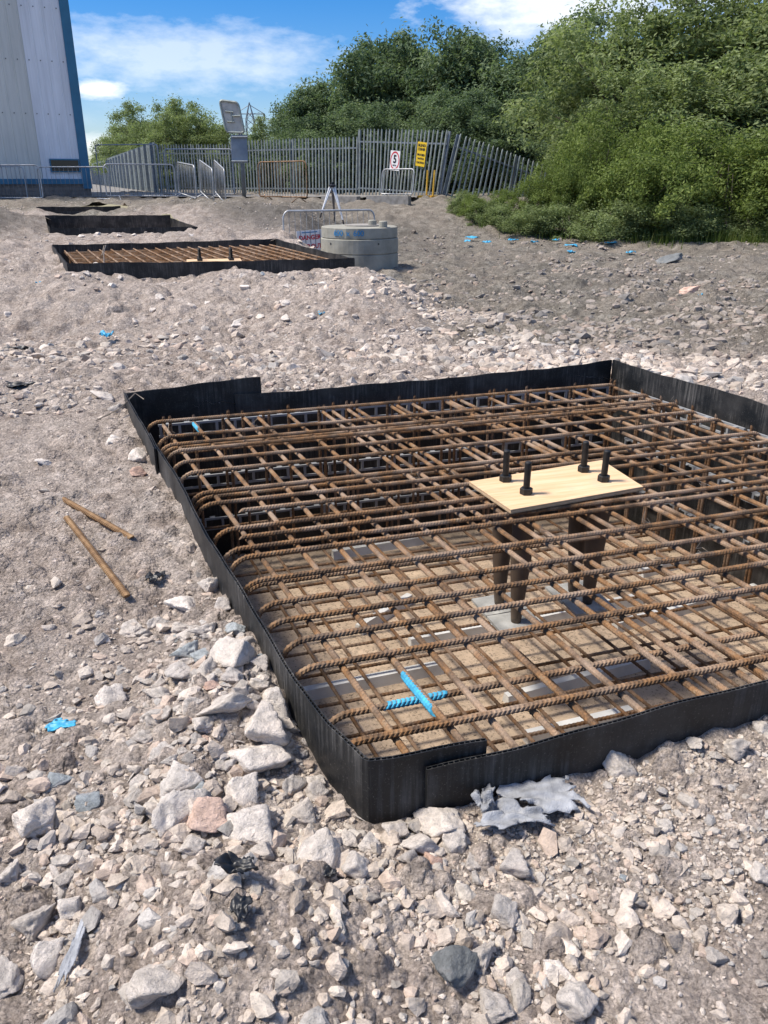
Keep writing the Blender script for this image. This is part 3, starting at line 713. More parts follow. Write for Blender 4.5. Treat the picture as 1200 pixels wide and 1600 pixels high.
for v in (.021, .359, .496, .619, .742, .902, 1.095, 1.168, 1.352, 1.637, 1.763, 2.034, 2.202, 2.365, 2.483, 2.618, 2.923):
    in_cage('long_bar', ubar, W(-.036 + jit(.012), v, ZT + jit(.003)), (jit(.05), 0, ANG_U + jit(.004)))
in_cage('long_bar', ustraight, W(.12, 1.515, ZT + .002), (0, 0, ANG_U))
in_cage('long_bar', uhalf, W(.06, 1.262, ZT), (0, 0, ANG_U + .003))
in_cage('long_bar', uhalf, W(1.72, 1.27, ZT), (0, 0, ANG_U - .003))
for v, z in ((.19, .205), (.955, .208), (1.82, .206), (2.56, .207)):
    in_cage('long_bar', ubar, W(-.02 + jit(.015), v, z), (0, 0, ANG_U + jit(.006)))
us = [.115, .25, .36, .47, .585, .728, .904, .99, 1.069, 1.13, 1.316, 1.389, 1.486, 1.665, 1.72, 1.79, 1.97, 2.082, 2.218, 2.361, 2.525, 2.655, 2.815]
for i, u in enumerate(us):
    in_cage('cross_bar', vbar, W(u + jit(.006), 0, ZT - .0205 + jit(.002)), (jit(.5), 0, ANG_V + (.024 if i == 0 else .016 if i == 1 else jit(.008))))
us[0] = .046; us[1] = .204
for i, u in enumerate(us):
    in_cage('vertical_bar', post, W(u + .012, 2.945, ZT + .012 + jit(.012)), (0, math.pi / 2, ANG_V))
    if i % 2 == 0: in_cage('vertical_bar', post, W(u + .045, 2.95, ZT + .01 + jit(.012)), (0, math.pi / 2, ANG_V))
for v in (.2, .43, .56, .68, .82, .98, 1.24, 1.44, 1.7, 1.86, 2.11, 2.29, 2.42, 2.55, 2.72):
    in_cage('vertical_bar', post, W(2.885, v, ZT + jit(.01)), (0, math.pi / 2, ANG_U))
    in_cage('vertical_bar', post, W(2.9, v + .035, ZT - .03 + jit(.02)), (0, math.pi / 2, ANG_U))
for z in (.05, -.2, -.42):
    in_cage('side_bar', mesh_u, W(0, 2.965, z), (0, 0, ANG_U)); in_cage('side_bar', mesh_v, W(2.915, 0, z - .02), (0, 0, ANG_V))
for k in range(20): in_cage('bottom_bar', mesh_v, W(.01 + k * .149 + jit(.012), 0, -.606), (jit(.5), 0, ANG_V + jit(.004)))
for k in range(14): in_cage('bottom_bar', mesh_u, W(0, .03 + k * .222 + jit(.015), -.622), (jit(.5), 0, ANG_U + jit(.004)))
# blue sprayed lengths: sleeves of paint on the bars
def paint(p0, p1, r):
    mb = MB(); mb.tube([Vector(p0) - cage.location, Vector(p1) - cage.location], r, 10); o = mb.build('paint_mark', M['paint_blue'], cage); return o
pb = barmesh('paint_mark', [(0, 0, 0), (.165, 0, 0)], RB * 1.14, M['paint_blue'])
in_cage('paint_mark', pb, W(.155, .19, .205), (0, 0, ANG_U))
ub = min(us, key=lambda u: abs(u - .29))
pv = barmesh('paint_mark', [(0, 0, 0), (.17, 0, 0)], RB * 1.14, M['paint_blue'])
in_cage('paint_mark', pv, W(.2485, .1, ZT - .0205), (0, 0, ANG_V + .016))
in_cage('paint_mark', barmesh('paint_mark', [(0, 0, 0), (.12, 0, 0)], RB * 1.1, M['paint_blue']), W(.206, 2.77, ZT - .0205), (0, 0, ANG_V + .016))
# tie wire twists
for i in range(26):
    u = random.choice(us); v = random.choice((.359, .619, .902, 1.168, 1.637, 2.034, 2.365, 2.618)); c0 = W(u, v, ZT + .008) - cage.location
    mb = MB(); pts = [c0 + Vector((.018 * math.cos(a * 1.9) + jit(.006), .018 * math.sin(a * 1.9) + jit(.006), .004 * a + jit(.004))) for a in range(6)]; pts.append(pts[-1] + Vector((jit(.03), jit(.03), .025)))
    mb.tube(pts, .0011, 4); mb.build('tie_wire', M['wire'], cage)

# ------------------------------------------------------------------ ply template, bolts, sleeves, plates
pt = empty('bolt_template', W(1.40, 1.34, .262)); pt.rotation_euler.z = ANG_U
tag(pt, 'pale plywood bolt template board lying on the top bars of the large cage', 'plywood board')
T_ = .018
cr = [W(1.068, 1.475), W(1.062, 1.135), W(1.70, 1.197), W(1.757, 1.548)]
inv = Matrix.Translation(W(1.40, 1.34, 0)) @ Matrix.Rotation(ANG_U, 4, 'Z'); inv = inv.inverted()
lc = [inv @ c for c in cr]
mb = MB(); mb.add([Vector((c.x, c.y, T_)) for c in lc] + [Vector((c.x, c.y, T_ - .004)) for c in lc], [(3, 2, 1, 0), (0, 1, 5, 4), (1, 2, 6, 5), (2, 3, 7, 6), (3, 0, 4, 7)]); mb.build('top_veneer', M['ply'], pt)
for k, mm in ((1, 'ply_edge'), (2, 'ply'), (3, 'ply_edge')):
    z1 = T_ - .004 * k - .0005; z0 = z1 - (.0035 if k < 3 else .005); q = .9985
    mb = MB(); mb.add([Vector((c.x * q, c.y * q, z1)) for c in lc] + [Vector((c.x * q, c.y * q, max(z0, 0))) for c in lc], [(3, 2, 1, 0), (4, 5, 6, 7), (0, 1, 5, 4), (1, 2, 6, 5), (2, 3, 7, 6), (3, 0, 4, 7)]); mb.build('veneer', M[mm], pt)
def hexnut(r, h, z): 
    mb = MB(); mb.lathe([(r * .93, z), (r, z + .002), (r, z + h - .002), (r * .9, z + h)], 6); return mb
def thread(r, z0, z1):
    pr = []; z = z0
    while z < z1 - .004: pr += [(r, z), (r * .93, z + .0015)]; z += .003
    pr += [(r * .97, z1 - .003), (r * .85, z1)]; mb = MB(); mb.lathe(pr, 14); return mb
BOLTS = [(1.211, 1.433, 'anchor bolt beside the far left corner of the plywood board'), (1.208, 1.27, 'anchor bolt beside the near left corner of the plywood board'), (1.587, 1.439, 'a'), (1.59, 1.306, 'b')]
zb = .262 + T_
ab = None
for i, (u, v, _) in enumerate(BOLTS):
    p = W(u, v, zb)
    if ab is None:
        ab = empty('anchor_bolt', p)
        thread(.0138, -.1, .135).build('shank', M['bolt'], ab, smooth=True)
        hexnut(.026, .026, .0005).build('nut', M['bolt'], ab)
        mb = MB(); mb.lathe([(.021, -.585), (.024, -.56), (.044, -.28), (.046, -.05), (.046, -.045)], 20); mb.build('cone_sleeve', M['sleeve'], ab, smooth=True)
        mb = MB(); mb.box((0, 0, -.592), (.2, .16, .012)); o = mb.build('base_plate', M['plate'], ab)
        o.rotation_euler.z = ANG_U
        cur = ab
    else: cur = copy_tree(ab); cur.location = p
    cur.rotation_euler = (jit(.03), jit(.03), jit(.4) * 0)
    tag(cur, 'black threaded anchor bolt with nut and brown cone sleeve through the near plywood template', 'bolt', 'anchor bolts in the near plywood template')

# ------------------------------------------------------------------ perforated spacer strips and floor rails
def strip_mesh(L_=.95, h=.075):
    mb = MB(); n = 9
    mb.box((L_ / 2, 0, h - .006), (L_, .012, .012)); mb.box((L_ / 2, 0, .006), (L_, .012, .012))
    for k in range(n + 1): mb.box((.012 + k * (L_ - .024) / n, 0, h / 2), (.014, .0116, h - .025))
    for k in range(n): mb.box(((k + .5) * L_ / n, .02, h - .005), (.03, .028, .006))
    return mb.mesh('spacer_strip', M['spacer_pale'])
sm = strip_mesh()
for z in (.12, -.19, -.48):
    for k in range(3):
        o = link('spacer_strip', sm, None, W(.03 + k * .96 + jit(.01), 3.05, z + jit(.012)), (0, 0, ANG_U + jit(.01))); tag(o, 'grey perforated plastic spacer strip between far formwork side and rusty upright bars', 'spacer', 'spacer strips on the far side of the large pad')
        o = link('spacer_strip', sm, None, W(2.985, .06 + k * .97 + jit(.01), z + jit(.012)), (0, 0, ANG_V + jit(.01))); tag(o, 'grey perforated plastic spacer strip between right formwork side and rusty upright bars', 'spacer', 'spacer strips on the right side of the large pad')
def rail_mesh(L_):
    mb = MB(); h = .05
    mb.add([(0, -.03, 0), (L_, -.03, 0), (L_, .03, 0), (0, .03, 0), (0, -.018, h), (L_, -.018, h), (L_, .018, h), (0, .018, h)], [(0, 3, 2, 1), (4, 5, 6, 7), (0, 1, 5, 4), (1, 2, 6, 5), (2, 3, 7, 6), (3, 0, 4, 7)])
    return mb.mesh('floor_rail', M['spacer'])
rails = [(470, 1092, 690, 1048), (790, 1100, 1010, 1040), (820, 1160, 990, 1118), (560, 990, 640, 940), (640, 1010, 800, 980), (840, 975, 1000, 940), (960, 985, 1180, 925), (520, 872, 660, 848), (1000, 900, 1120, 870)]
for x0, y0, x1, y1 in rails:
    a = gpt(x0, y0, ZF); b = gpt(x1, y1, ZF); d = b - a; L_ = min(d.length, 1.0)
    o = link('floor_rail', rail_mesh(L_), None, (a.x, a.y, ZF), (0, 0, math.atan2(d.y, d.x))); tag(o, 'grey spacer rail lying on the concrete floor under the bottom bars', 'spacer', 'floor spacer rails in the large pad')

# ------------------------------------------------------------------ second, third and fourth pads
def far_form(name, pts, ztops, zbot, label, low=None):
    root = empty(name, Vector((pts[0].x, pts[0].y, zbot))); tag(root, label, 'formwork')
    for i in range(4):
        a, b = pts[i], pts[(i + 1) % 4]; z0, z1 = ztops[i]
        o = sheet([(a.x, a.y), ((a.x + b.x) / 2, (a.y + b.y) / 2), (b.x, b.y)], [z0, (z0 + z1) / 2 - .01, z1], zbot, 'sheet', None, .012, .05, .003)
        fixpar(o, root)
    return root
far_form('pad_formwork', p2, [(.555, .545), (.545, .57), (.57, .57), (.57, .555)], -.15, 'black plastic formwork of the second pad, beside the concrete manhole rings')
far_form('pad_formwork', p3, [(.585, .585), (.585, .64), (.70, .71), (.66, .6)], -.1, 'black plastic formwork of the third pad, with one tall rear sheet')
far_form('pad_formwork', p4, [(.75, .75), (.75, .75), (.80, .80), (.80, .75)], .1, 'low black plastic formwork of the farthest pad, in front of the barriers')
for nm, pts, z in (('b2', p2, .22), ('b3', p3, .22), ('b4', p4, .42)):
    mb = MB(); mb.add([(p.x, p.y, z) for p in pts] + [(p.x, p.y, z - .35) for p in pts], [(0, 1, 2, 3), (0, 4, 5, 1), (1, 5, 6, 2), (2, 6, 7, 3), (3, 7, 4, 0)]); o = mb.build('blinding_slab', M['blinding']); tag(o, kind='structure')
cage2 = empty('rebar_cage', (p2[0].x, p2[0].y, .24)); tag(cage2, 'low rusty reinforcement mat in the second formwork pad on the rubble mound', 'rebar cage')
e1 = (p2[1] - p2[0]); e2 = (p2[3] - p2[0]); e3 = p2[2] - p2[1]
def Q2(s, t, z):
    a = p2[0].lerp(p2[1], s); b = p2[3].lerp(p2[2], s); q = a.lerp(b, t); return Vector((q.x, q.y, z))
for k in range(13):
    t = .06 + k * .073; a = Q2(.04, t, .47); b = Q2(.96, t, .47); mb = MB(); mb.tube([a - cage2.location, b - cage2.location], .011, 6); mb.build('long_bar', M['rust'], cage2)
for k in range(20):
    s = .045 + k * .048; a = Q2(s, .04, .493); b = Q2(s, .95, .493); mb = MB(); mb.tube([a - cage2.location, b - cage2.location], .011, 6); mb.build('cross_bar', M['rust'], cage2)
for k in range(10):
    for t in (.05, .94):
        q = Q2(.06 + k * .095, t, .47); mb = MB(); mb.tube([q - cage2.location, Vector((q.x, q.y, .22)) - cage2.location], .011, 6); mb.build('vertical_bar', M['rust'], cage2)
bt = empty('bolt_template', Q2(.52, .10, .512)); bt.rotation_euler.z = math.atan2(e1.y, e1.x); tag(bt, 'pale plywood strip template with two bolts seen edge on over the second cage', 'plywood board')
mb = MB(); mb.box((-.02, 0, .009), (.66, .35, .018)); mb.build('board', M['ply'], bt)
for dx in (-.19, .19):
    for dy in (-.075, .075):
        p = bt.matrix_world @ Vector((0, 0, 0)); c_, s_ = math.cos(bt.rotation_euler.z), math.sin(bt.rotation_euler.z)
        q = bt.location + Vector((dx * c_ - dy * s_, dx * s_ + dy * c_, .018))
        r_ = empty('anchor_bolt', q); thread(.02, -.3, .14).build('shank', M['bolt'], r_); hexnut(.034, .028, .0005).build('nut', M['bolt'], r_)
        tag(r_, 'black anchor bolt standing through the plywood strip of the second pad', 'bolt', 'anchor bolts in the second plywood template')

# ------------------------------------------------------------------ loose bits on the ground
def offcut(pa, pb, label):
    a, _ = groundpix(*pa); b, _ = groundpix(*pb); d = b - a; L_ = d.length
    me = barmesh('rebar_offcut', [(0, 0, 0), (L_, 0, 0)], .011, M['offcut'])
    o = link('rebar_offcut', me, None, a + Vector((0, 0, .024)), (0, -math.asin(d.z / L_), math.atan2(d.y, d.x))); tag(o, label, 'rebar offcut')
m_ = Mat('ochre_rust').set(Roughness=.8, Metallic=.1); nn = m_.noise(20, 5, .65, m_.vec('World')); m_.color(m_.ramp(nn, [(.3, (.13, .07, .03)), (.55, (.27, .16, .075)), (.75, (.38, .26, .14))])); M['offcut'] = m_.m
offcut((92, 784), (207, 850), 'shorter rusty rebar offcut on the dusty ground, with its end towards the formwork')
offcut((105, 817), (200, 942), 'longer ribbed ochre rebar offcut lying beside the shorter one on dusty ground')
def rag(name, px, py, w, h, mat, label, cat, group=None, seed=0, lift=.02):
    """a crumpled torn scrap, a thin closed shell draped on the ground"""
    p, dep = groundpix(px, py); wm = w * dep / FPX; hm = h * dep / FPX * 1.25
    r = np.random.default_rng(seed + 5); n = 18; g = np.linspace(-1, 1, n); X, Y = np.meshgrid(g, g)
    ang = np.arctan2(Y, X); rad = .72 + .25 * np.sin(ang * 3 + seed) * .6 + .3 * vnoise(np.cos(ang) * 3 + seed, np.sin(ang) * 3, seed)
    x = X * rad * wm / 2 * 1.2; y = Y * rad * hm / 2 * 1.2
    hz = np.maximum(Hsmooth(p.x + x, p.y + y), p.z - .05) + .6 * lift
    z = hz + lift * .5 + np.abs(vnoise(X * 1.5 + seed, Y * 1.5, seed + 3)) * lift * 1.8 + vnoise(X * 4, Y * 4 + seed, seed + 4) * lift * .45
    keep = (X ** 2 + Y ** 2 < 1.25 + 1.2 * vnoise(X * 4, Y * 4 + seed, seed + 8))
    keepf = keep[:-1, :-1] & keep[1:, :-1] & keep[:-1, 1:] & keep[1:, 1:]
    idx = np.arange(n * n).reshape(n, n); F = np.stack([idx[:-1, :-1], idx[:-1, 1:], idx[1:, 1:], idx[1:, :-1]], -1)[keepf]
    V_ = np.c_[x.ravel(), y.ravel(), z.ravel() - p.z]
    me = npmesh(name, V_, F, M[mat], None, True)
    bm = bmesh.new(); bm.from_mesh(me); bmesh.ops.delete(bm, geom=[v for v in bm.verts if not v.link_faces], context='VERTS'); bm.to_mesh(me); bm.free()
    o = link(name, me, None, p); md = o.modifiers.new('thick', 'SOLIDIFY'); md.thickness = .003
    tag(o, label, cat, group); return o
rag('plastic_scrap', 96, 1138, 46, 26, 'blue', 'crumpled light blue plastic scrap on gravel near the cream rubble', 'scrap', None, 2, .012)
rag('membrane_scrap', 845, 1250, 140, 60, 'greybag', 'large torn grey membrane sheet lying against the near formwork side', 'scrap', None, 5, .02)
rag('membrane_scrap', 800, 1293, 120, 42, 'greybag', 'torn grey membrane strip folded below the larger grey sheet', 'scrap', None, 9, .018)
rag('membrane_scrap', 755, 1272, 40, 40, 'greybag', 'small upright grey membrane flap between stones and formwork', 'scrap', None, 12, .03)
rag('plastic_scrap', 372, 1378, 70, 36, 'blackbag', 'twisted shiny black plastic scrap among small stones', 'scrap', None, 15, .035)
rag('plastic_scrap', 378, 1434, 34, 46, 'blackbag', 'black plastic tail hanging below the twisted black scrap', 'scrap', None, 18, .015)
rag('plastic_scrap', 118, 1495, 22, 110, 'greybag', 'long narrow grey plastic strip half buried in the dirt heap', 'scrap', None, 21, .004)
rag('plastic_scrap', 243, 914, 28, 24, 'blackbag', 'small dark blue grey plastic scrap near the longer rebar offcut', 'scrap', None, 24, .02)
rag('plastic_scrap', 512, 1372, 30, 22, 'blackbag', 'small black scrap tucked under an upright cream stone', 'scrap', None, 27, .012)
rag('plastic_scrap', 168, 536, 26, 20, 'blue', 'bright blue plastic scrap among cobbles at the foot of the mound', 'scrap', None, 30, .05)
rag('plastic_scrap', 503, 491, 14, 8, 'blue', 'tiny blue scrap high on the mound slope', 'scrap', None, 33, .03)
rag('plastic_scrap', 62, 441, 16, 6, 'blue', 'small teal scrap left of the second pad', 'scrap', None, 36, .03)
rag('plastic_scrap', 30, 605, 66, 20, 'blackbag', 'flat dark plastic sheet on the gravel left of the mound foot', 'scrap', None, 39, .03)
rag('plastic_scrap', 30, 549, 44, 14, 'blackbag', 'dark plastic patch among cobbles below the mound', 'scrap', None, 42, .03)
for i, (x, y, w, h) in enumerate(((738, 376, 22, 9), (760, 384, 16, 6), (800, 381, 18, 6), (835, 382, 14, 6), (868, 383, 12, 8), (893, 386, 22, 14), (893, 395, 14, 6), (955, 384, 20, 6), (985, 398, 16, 8), (730, 385, 12, 8), (1095, 465, 16, 10))):
    rag('plastic_scrap', x, y, w, h, 'blue', 'scrap of blue plastic litter along the edge of the shrubs', 'scrap', 'blue litter along the shrubs', 50 + i, .05)
# bent wires
def wire(pts, r, label):
    P_ = [groundpix(x, y)[0] + Vector((0, 0, h)) for x, y, h in pts]
    mb = MB(); mb.tube([p - P_[0] for p in P_], r, 5); o = mb.build('bent_wire', M['wire'], None, P_[0]); tag(o, label, 'wire')
wire([(92, 932, .004), (104, 925, .01), (118, 917, .008), (128, 911, .004)], .0016, 'thin rusty wire lying on dusty ground left of the rebar offcuts')
wire([(150, 660, .01), (190, 655, .06), (215, 648, .12), (228, 652, .1)], .004, 'pale bent wire over the far left corner of the large formwork')
wire([(163, 422, .03), (164, 410, .12), (168, 404, .17), (165, 402, .15), (160, 405, .05)], .006, 'looped pale wire poking up before the second pad')

# ------------------------------------------------------------------ manhole rings
mc = at(562, 405, 14.4); mh = Vector((mc.x, 14.4, 0)); r0 = .655
mz = Hf(mh.x, mh.y - .6)
def on_ground(x, y): return Hf(x, y)
zt_ = at(562, 357, 14.4 - .3).z; zs = at(562, 374, 13.75).z; z1_ = at(562, 399, 13.75).z
mhr = empty('manhole', (mh.x, mh.y, min(0, mz) - .25)); tag(mhr, 'stacked precast concrete manhole rings with a cover slab and blue writing', 'manhole')
zz = mhr.location.z
mb = MB(); mb.lathe([(r0, 0), (r0, z1_ - zz - .012), (r0 - .012, z1_ - zz)], 48); mb.build('lower_ring', M['concrete'], mhr, smooth=False)
mb = MB(); mb.lathe([(r0 - .015, z1_ - zz + .002), (r0, z1_ - zz + .014), (r0, zs - zz - .02), (r0 - .015, zs - zz - .008)], 48); mb.build('upper_ring', M['concrete'], mhr)
zsl = zs + .17
mb = MB(); mb.lathe([(r0 - .03, zs - zz - .006), (r0 - .012, zs - zz + .006), (r0 - .012, zsl - zz - .01), (r0 - .03, zsl - zz)], 20); sl = mb.build('cover_slab', M['concrete'], mhr)
mb = MB(); mb.lathe([(.33, zsl - zz + .002), (.33, zsl - zz + .02), (.30, zsl - zz + .022)], 32, (.08, .12, 0)); mb.build('hatch', M['pale_brick'], mhr)
for dx, dy in ((.22, .0), (.4, -.36)):
    mb = MB(); mb.lathe([(.07, zsl - zz + .003), (.07, zsl - zz + .085), (.055, zsl - zz + .1)], 14, (dx, dy, 0)); mb.build('lifting_block', M['concrete'], mhr)
for a in (-1.05, -2.35):
    mb = MB(); mb.lathe([(.022, -.006), (.022, .006)], 3); o = mb.build('lifting_hole', M['black'], mhr, (math.cos(a) * (r0 - .001), math.sin(a) * (r0 - .001), z1_ - zz + .17), (math.pi / 2, 0, a + math.pi / 2))

def text_mesh(txt, size, mat, extrude=.002, bold=0.0):
    cu = bpy.data.curves.new('lettering', 'FONT'); cu.body = txt; cu.size = size; cu.extrude = extrude; cu.align_x = 'CENTER'; cu.align_y = 'CENTER'; cu.offset = bold; cu.resolution_u = 3
    tmp = bpy.data.objects.new('tmp', cu); col.objects.link(tmp); bpy.context.view_layer.update()
    me = bpy.data.meshes.new_from_object(tmp.evaluated_get(bpy.context.evaluated_depsgraph_get())); bpy.data.objects.remove(tmp); bpy.data.curves.remove(cu)
    me.materials.clear(); me.materials.append(mat); me.name = 'lettering'; return me
# blue marking, each character bent on to the curved slab edge
tx = '600 x 600'
for i, ch in enumerate(tx):
    if ch == ' ': continue
    a = -math.pi / 2 - .26 + (i - 4) * .09
    o = link('lettering', text_mesh(ch, .125, M['bluepaint_text'], .001, .002), mhr, (math.cos(a) * (r0 - .006), math.sin(a) * (r0 - .006), (zs + zsl) / 2 - zz), (math.pi / 2, 0, a + math.pi / 2))

# ------------------------------------------------------------------ pedestrian barriers
def rounded_frame(w, h, z0, rad=.14, low=.06):
    pts = []
    def cn(cx, cz, a0, r): 
        for i in range(6): a = a0 + (math.pi / 2) * i / 5; pts.append((cx + r * math.cos(a), 0, cz + r * math.sin(a)))
    pts.append((0, 0, z0)); cn(w / 2 - low, z0 + low, -math.pi / 2, low); cn(w / 2 - rad, z0 + h - rad, 0, rad); cn(-w / 2 + rad, z0 + h - rad, math.pi / 2, rad); cn(-w / 2 + low, z0 + low, math.pi, low); pts.append((-.001, 0, z0))
    return pts
def make_barrier(mat, w=2.2, h=.92, bars=15, feet='leg'):
    root = empty('barrier'); mb = MB(); mb.tube(rounded_frame(w, h, .16), .019, 8); mb.build('frame', mat, root, smooth=True)
    bm_ = MB(); bm_.tube([(0, 0, .165), (0, 0, .16 + h - .005)], .0058, 6); me = bm_.mesh('bar', M['galv_dark'] if mat == M['galv'] else mat, True)
    for k in range(bars): link('bar', me, root, (-w / 2 + (k + 1) * w / (bars + 1), 0, 0))
    fm = MB(); fm.tube([(0, -.28, 0.01), (0, -.12, .10), (0, 0, .17), (0, .12, .10), (0, .28, 0.01)], .014, 6); fme = fm.mesh('foot', mat, True)
    for sx in (-1, 1): link('foot', fme, root, (sx * w * .33, 0, 0))
    return root
bar0 = make_barrier(M['galv']); firstbar = [True]
def put_barrier(x, y, rz, label, group=None, z=None, tilt=0.0, src=None):
    if src is None:
        if firstbar[0]: o = bar0; firstbar[0] = False
        else: o = copy_tree(bar0)
    else: o = src
    o.location = (x, y, (Hf(x, y) - .01) if z is None else z); o.rotation_euler = (tilt, 0, rz); tag(o, label, 'barrier', group); return o
def bar_between(pxa, pya, pxb, pyb, Ya, Yb, label, group=None, src=None, tilt=0.0, dip=0.0):
    a = at(pxa, pya, Ya); b = at(pxb, pyb, Yb); c = (a + b) / 2
    o = put_barrier(c.x, c.y, math.atan2(b.y - a.y, b.x - a.x), label, group, (a.z + b.z) / 2, tilt, src); o.rotation_euler.y = dip; return o
G_ = 'steel barriers in front of the building'
bar_between(-62, 319, 47, 318, 27.2, 27.0, 'galvanised barrier in front of the building plinth, overlapped by another at its right end', G_)
bar_between(-44, 317, 65, 319, 26.2, 26.4, 'galvanised barrier in front of the building plinth, overlapping another at its right end', G_)
bar_between(65, 319, 176, 319, 27.2, 27.2, 'galvanised barrier spanning the blue corner of the building', G_)
bar_between(173, 318, 272, 311, 27.0, 28.0, 'galvanised barrier in front of the tall mesh panels, right of the blue corner', G_)
bar_between(272, 312, 318, 316, 29.0, 25.6, 'galvanised barrier standing end on, nearest the mesh panels in the angled trio', dip=.06)
bar_between(306, 312, 346, 324, 28.0, 23.8, 'galvanised barrier standing end on, middle of the angled trio', dip=.13)
bar_between(332, 312, 361, 326, 27.6, 23.6, 'galvanised barrier standing end on, nearest the sign post in the angled trio', dip=.13)
rb_ = make_barrier(M['rust'], 2.2, .95, 17); bar_between(398, 312, 490, 321, 26.5, 24.6, 'rust brown barrier standing between sign post and white tripod', None, rb_)
mb1 = copy_tree(bar0); a = at(444, 378, 15.6); b = at(585, 378, 16.2); g_ = at(444, 328, 15.6).z
put_barrier((a.x + b.x) / 2, (a.y + b.y) / 2, math.atan2(b.y - a.y, b.x - a.x), 'galvanised barrier standing behind the manhole rings, carrying a white danger board', None, g_ - 1.1, 0, mb1)
mb1.scale = ((b - a).length / 2.2, 1, 1)
# barrier leaning on the palisade
# ------------------------------------------------------------------ palisade fence
def pale_mesh(h=2.1):
    mb = MB(); w = .068; d = .016
    prof = [(-w / 2, d), (-w / 6, 0), (w / 6, 0), (w / 2, d)]
    vs = []
    for x, y in prof: vs += [(x, y, .04), (x, y, h - .09), (x * .12 + (-.018 if x < -.02 else .018 if x > .02 else 0), y, h - (.02 if abs(x) > .02 else 0))]
    fs = []
    for i in range(3):
        a = i * 3; b = a + 3; fs += [(a, b, b + 1, a + 1), (a + 1, b + 1, b + 2, a + 2)]
    bk = [(x, y + .003, z) for x, y, z in vs]; n = len(vs)
    fs += [tuple(n + i for i in f[::-1]) for f in fs]
    # side edges
    for a in (0, 9): fs += [(a, a + 1, n + a + 1, n + a), (a + 1, a + 2, n + a + 2, n + a + 1)]
    mb.add(vs + bk, fs); return mb.mesh('pale', M['palis'])
pm = pale_mesh()
def palisade(a, b, zb0, zb1, lean0, lean1, label, hsc=1.0, post_every=2.75, group=None, sp=.148):
    d = b - a; L_ = math.hypot(d.x, d.y); rz = math.atan2(d.y, d.x); root = empty('palisade_fence', (a.x, a.y, zb0)); tag(root, label, 'fence', group)
    n = int(L_ / sp); dx = Vector((math.cos(rz), math.sin(rz), 0)); nrm = Vector((math.sin(rz), -math.cos(rz), 0))
    for k in range(n):
        t = (k + .5) / n; p = dx * (t * L_) + Vector((0, 0, (zb1 - zb0) * t)) + nrm * .055; le = lean0 + (lean1 - lean0) * t
        link('pale', pm, root, p + Vector((0, 0, jit(.012))), (0, le + jit(.012), rz) if False else Euler((0, le + jit(.012), 0)).to_matrix().to_4x4().to_euler(), (1, 1, hsc))
        o = root.children[-1] if False else None
    for c in [c for c in bpy.data.objects if c.parent == root]: c.rotation_euler = Euler((0, c.rotation_euler.y, rz), 'XYZ')
    for hz in (.34, 1.72):
        p0 = Vector((math.sin(lean0) * hz * hsc, 0, 0)); mb = MB()
        q0 = dx * (math.sin(lean0) * hz * hsc) + Vector((0, 0, hz * hsc * math.cos(lean0))); q1 = dx * (L_ + math.sin(lean1) * hz * hsc) + Vector((0, 0, zb1 - zb0 + hz * hsc * math.cos(lean1)))
        e = (q1 - q0).normalized(); up = Vector((0, 0, .025))
        vs = []
        for q in (q0, q1):
            for n_, u_ in ((0, -1), (.04, -1), (.04, 1), (0, 1)): vs.append(q + nrm * n_ + up * u_)
        mb.add(vs, [(0, 1, 5, 4), (1, 2, 6, 5), (2, 3, 7, 6), (3, 0, 4, 7), (0, 3, 2, 1), (4, 5, 6, 7)]); mb.build('rail', M['palis_dark'], root)
    m_ = max(1, round(L_ / post_every))
    for k in range(m_ + 1):
        t = k / m_; le = lean0 + (lean1 - lean0) * t; mb = MB(); mb.box((0, 0, .88 * hsc), (.1, .06, 2.36 * hsc)); o = mb.build('post', M['palis_dark'], root, dx * (t * L_) + Vector((0, 0, (zb1 - zb0) * t)) - nrm * .035); o.rotation_euler = Euler((0, le, rz))
    return root
FC = at(684, 320, 29.0); FL = at(366, 308, 34.5); FM = at(560, 311, 31.2); FB = at(252, 304, 36.5)
hz_ = lambda p, py, px, Y: at(px, py, Y).z
def fence_h(p, px, py, Y): return (at(px, py, Y).z - p.z) / 2.12
palisade(FM, FC, FM.z, FC.z, .03, .17, 'galvanised palisade fence section leaning towards the corner post, carrying two signs', fence_h(FC, 700, 203, 29.0) * 1.02)
palisade(FL, FM, FL.z, FM.z, .0, .03, 'straight galvanised palisade fence section behind the white tripod', fence_h(FM, 560, 212, 31.2))
palisade(FB, FL, FB.z, FL.z, .0, .0, 'galvanised palisade fence section behind the tall mesh panel and the sign post', fence_h(FL, 366, 224, 34.5))
FR = Vector((FC.x + 4.6, FC.y + 1.0, FC.z - 1.35)); FC2 = FC + Vector((.12, .05, 0))
palisade(FC2, FR, FC2.z, FR.z, .24, .05, 'galvanised palisade fence section sloping down from the corner post into the shrubs', fence_h(FC, 703, 203, 29.0) * 1.0, 2.75, None, .17)
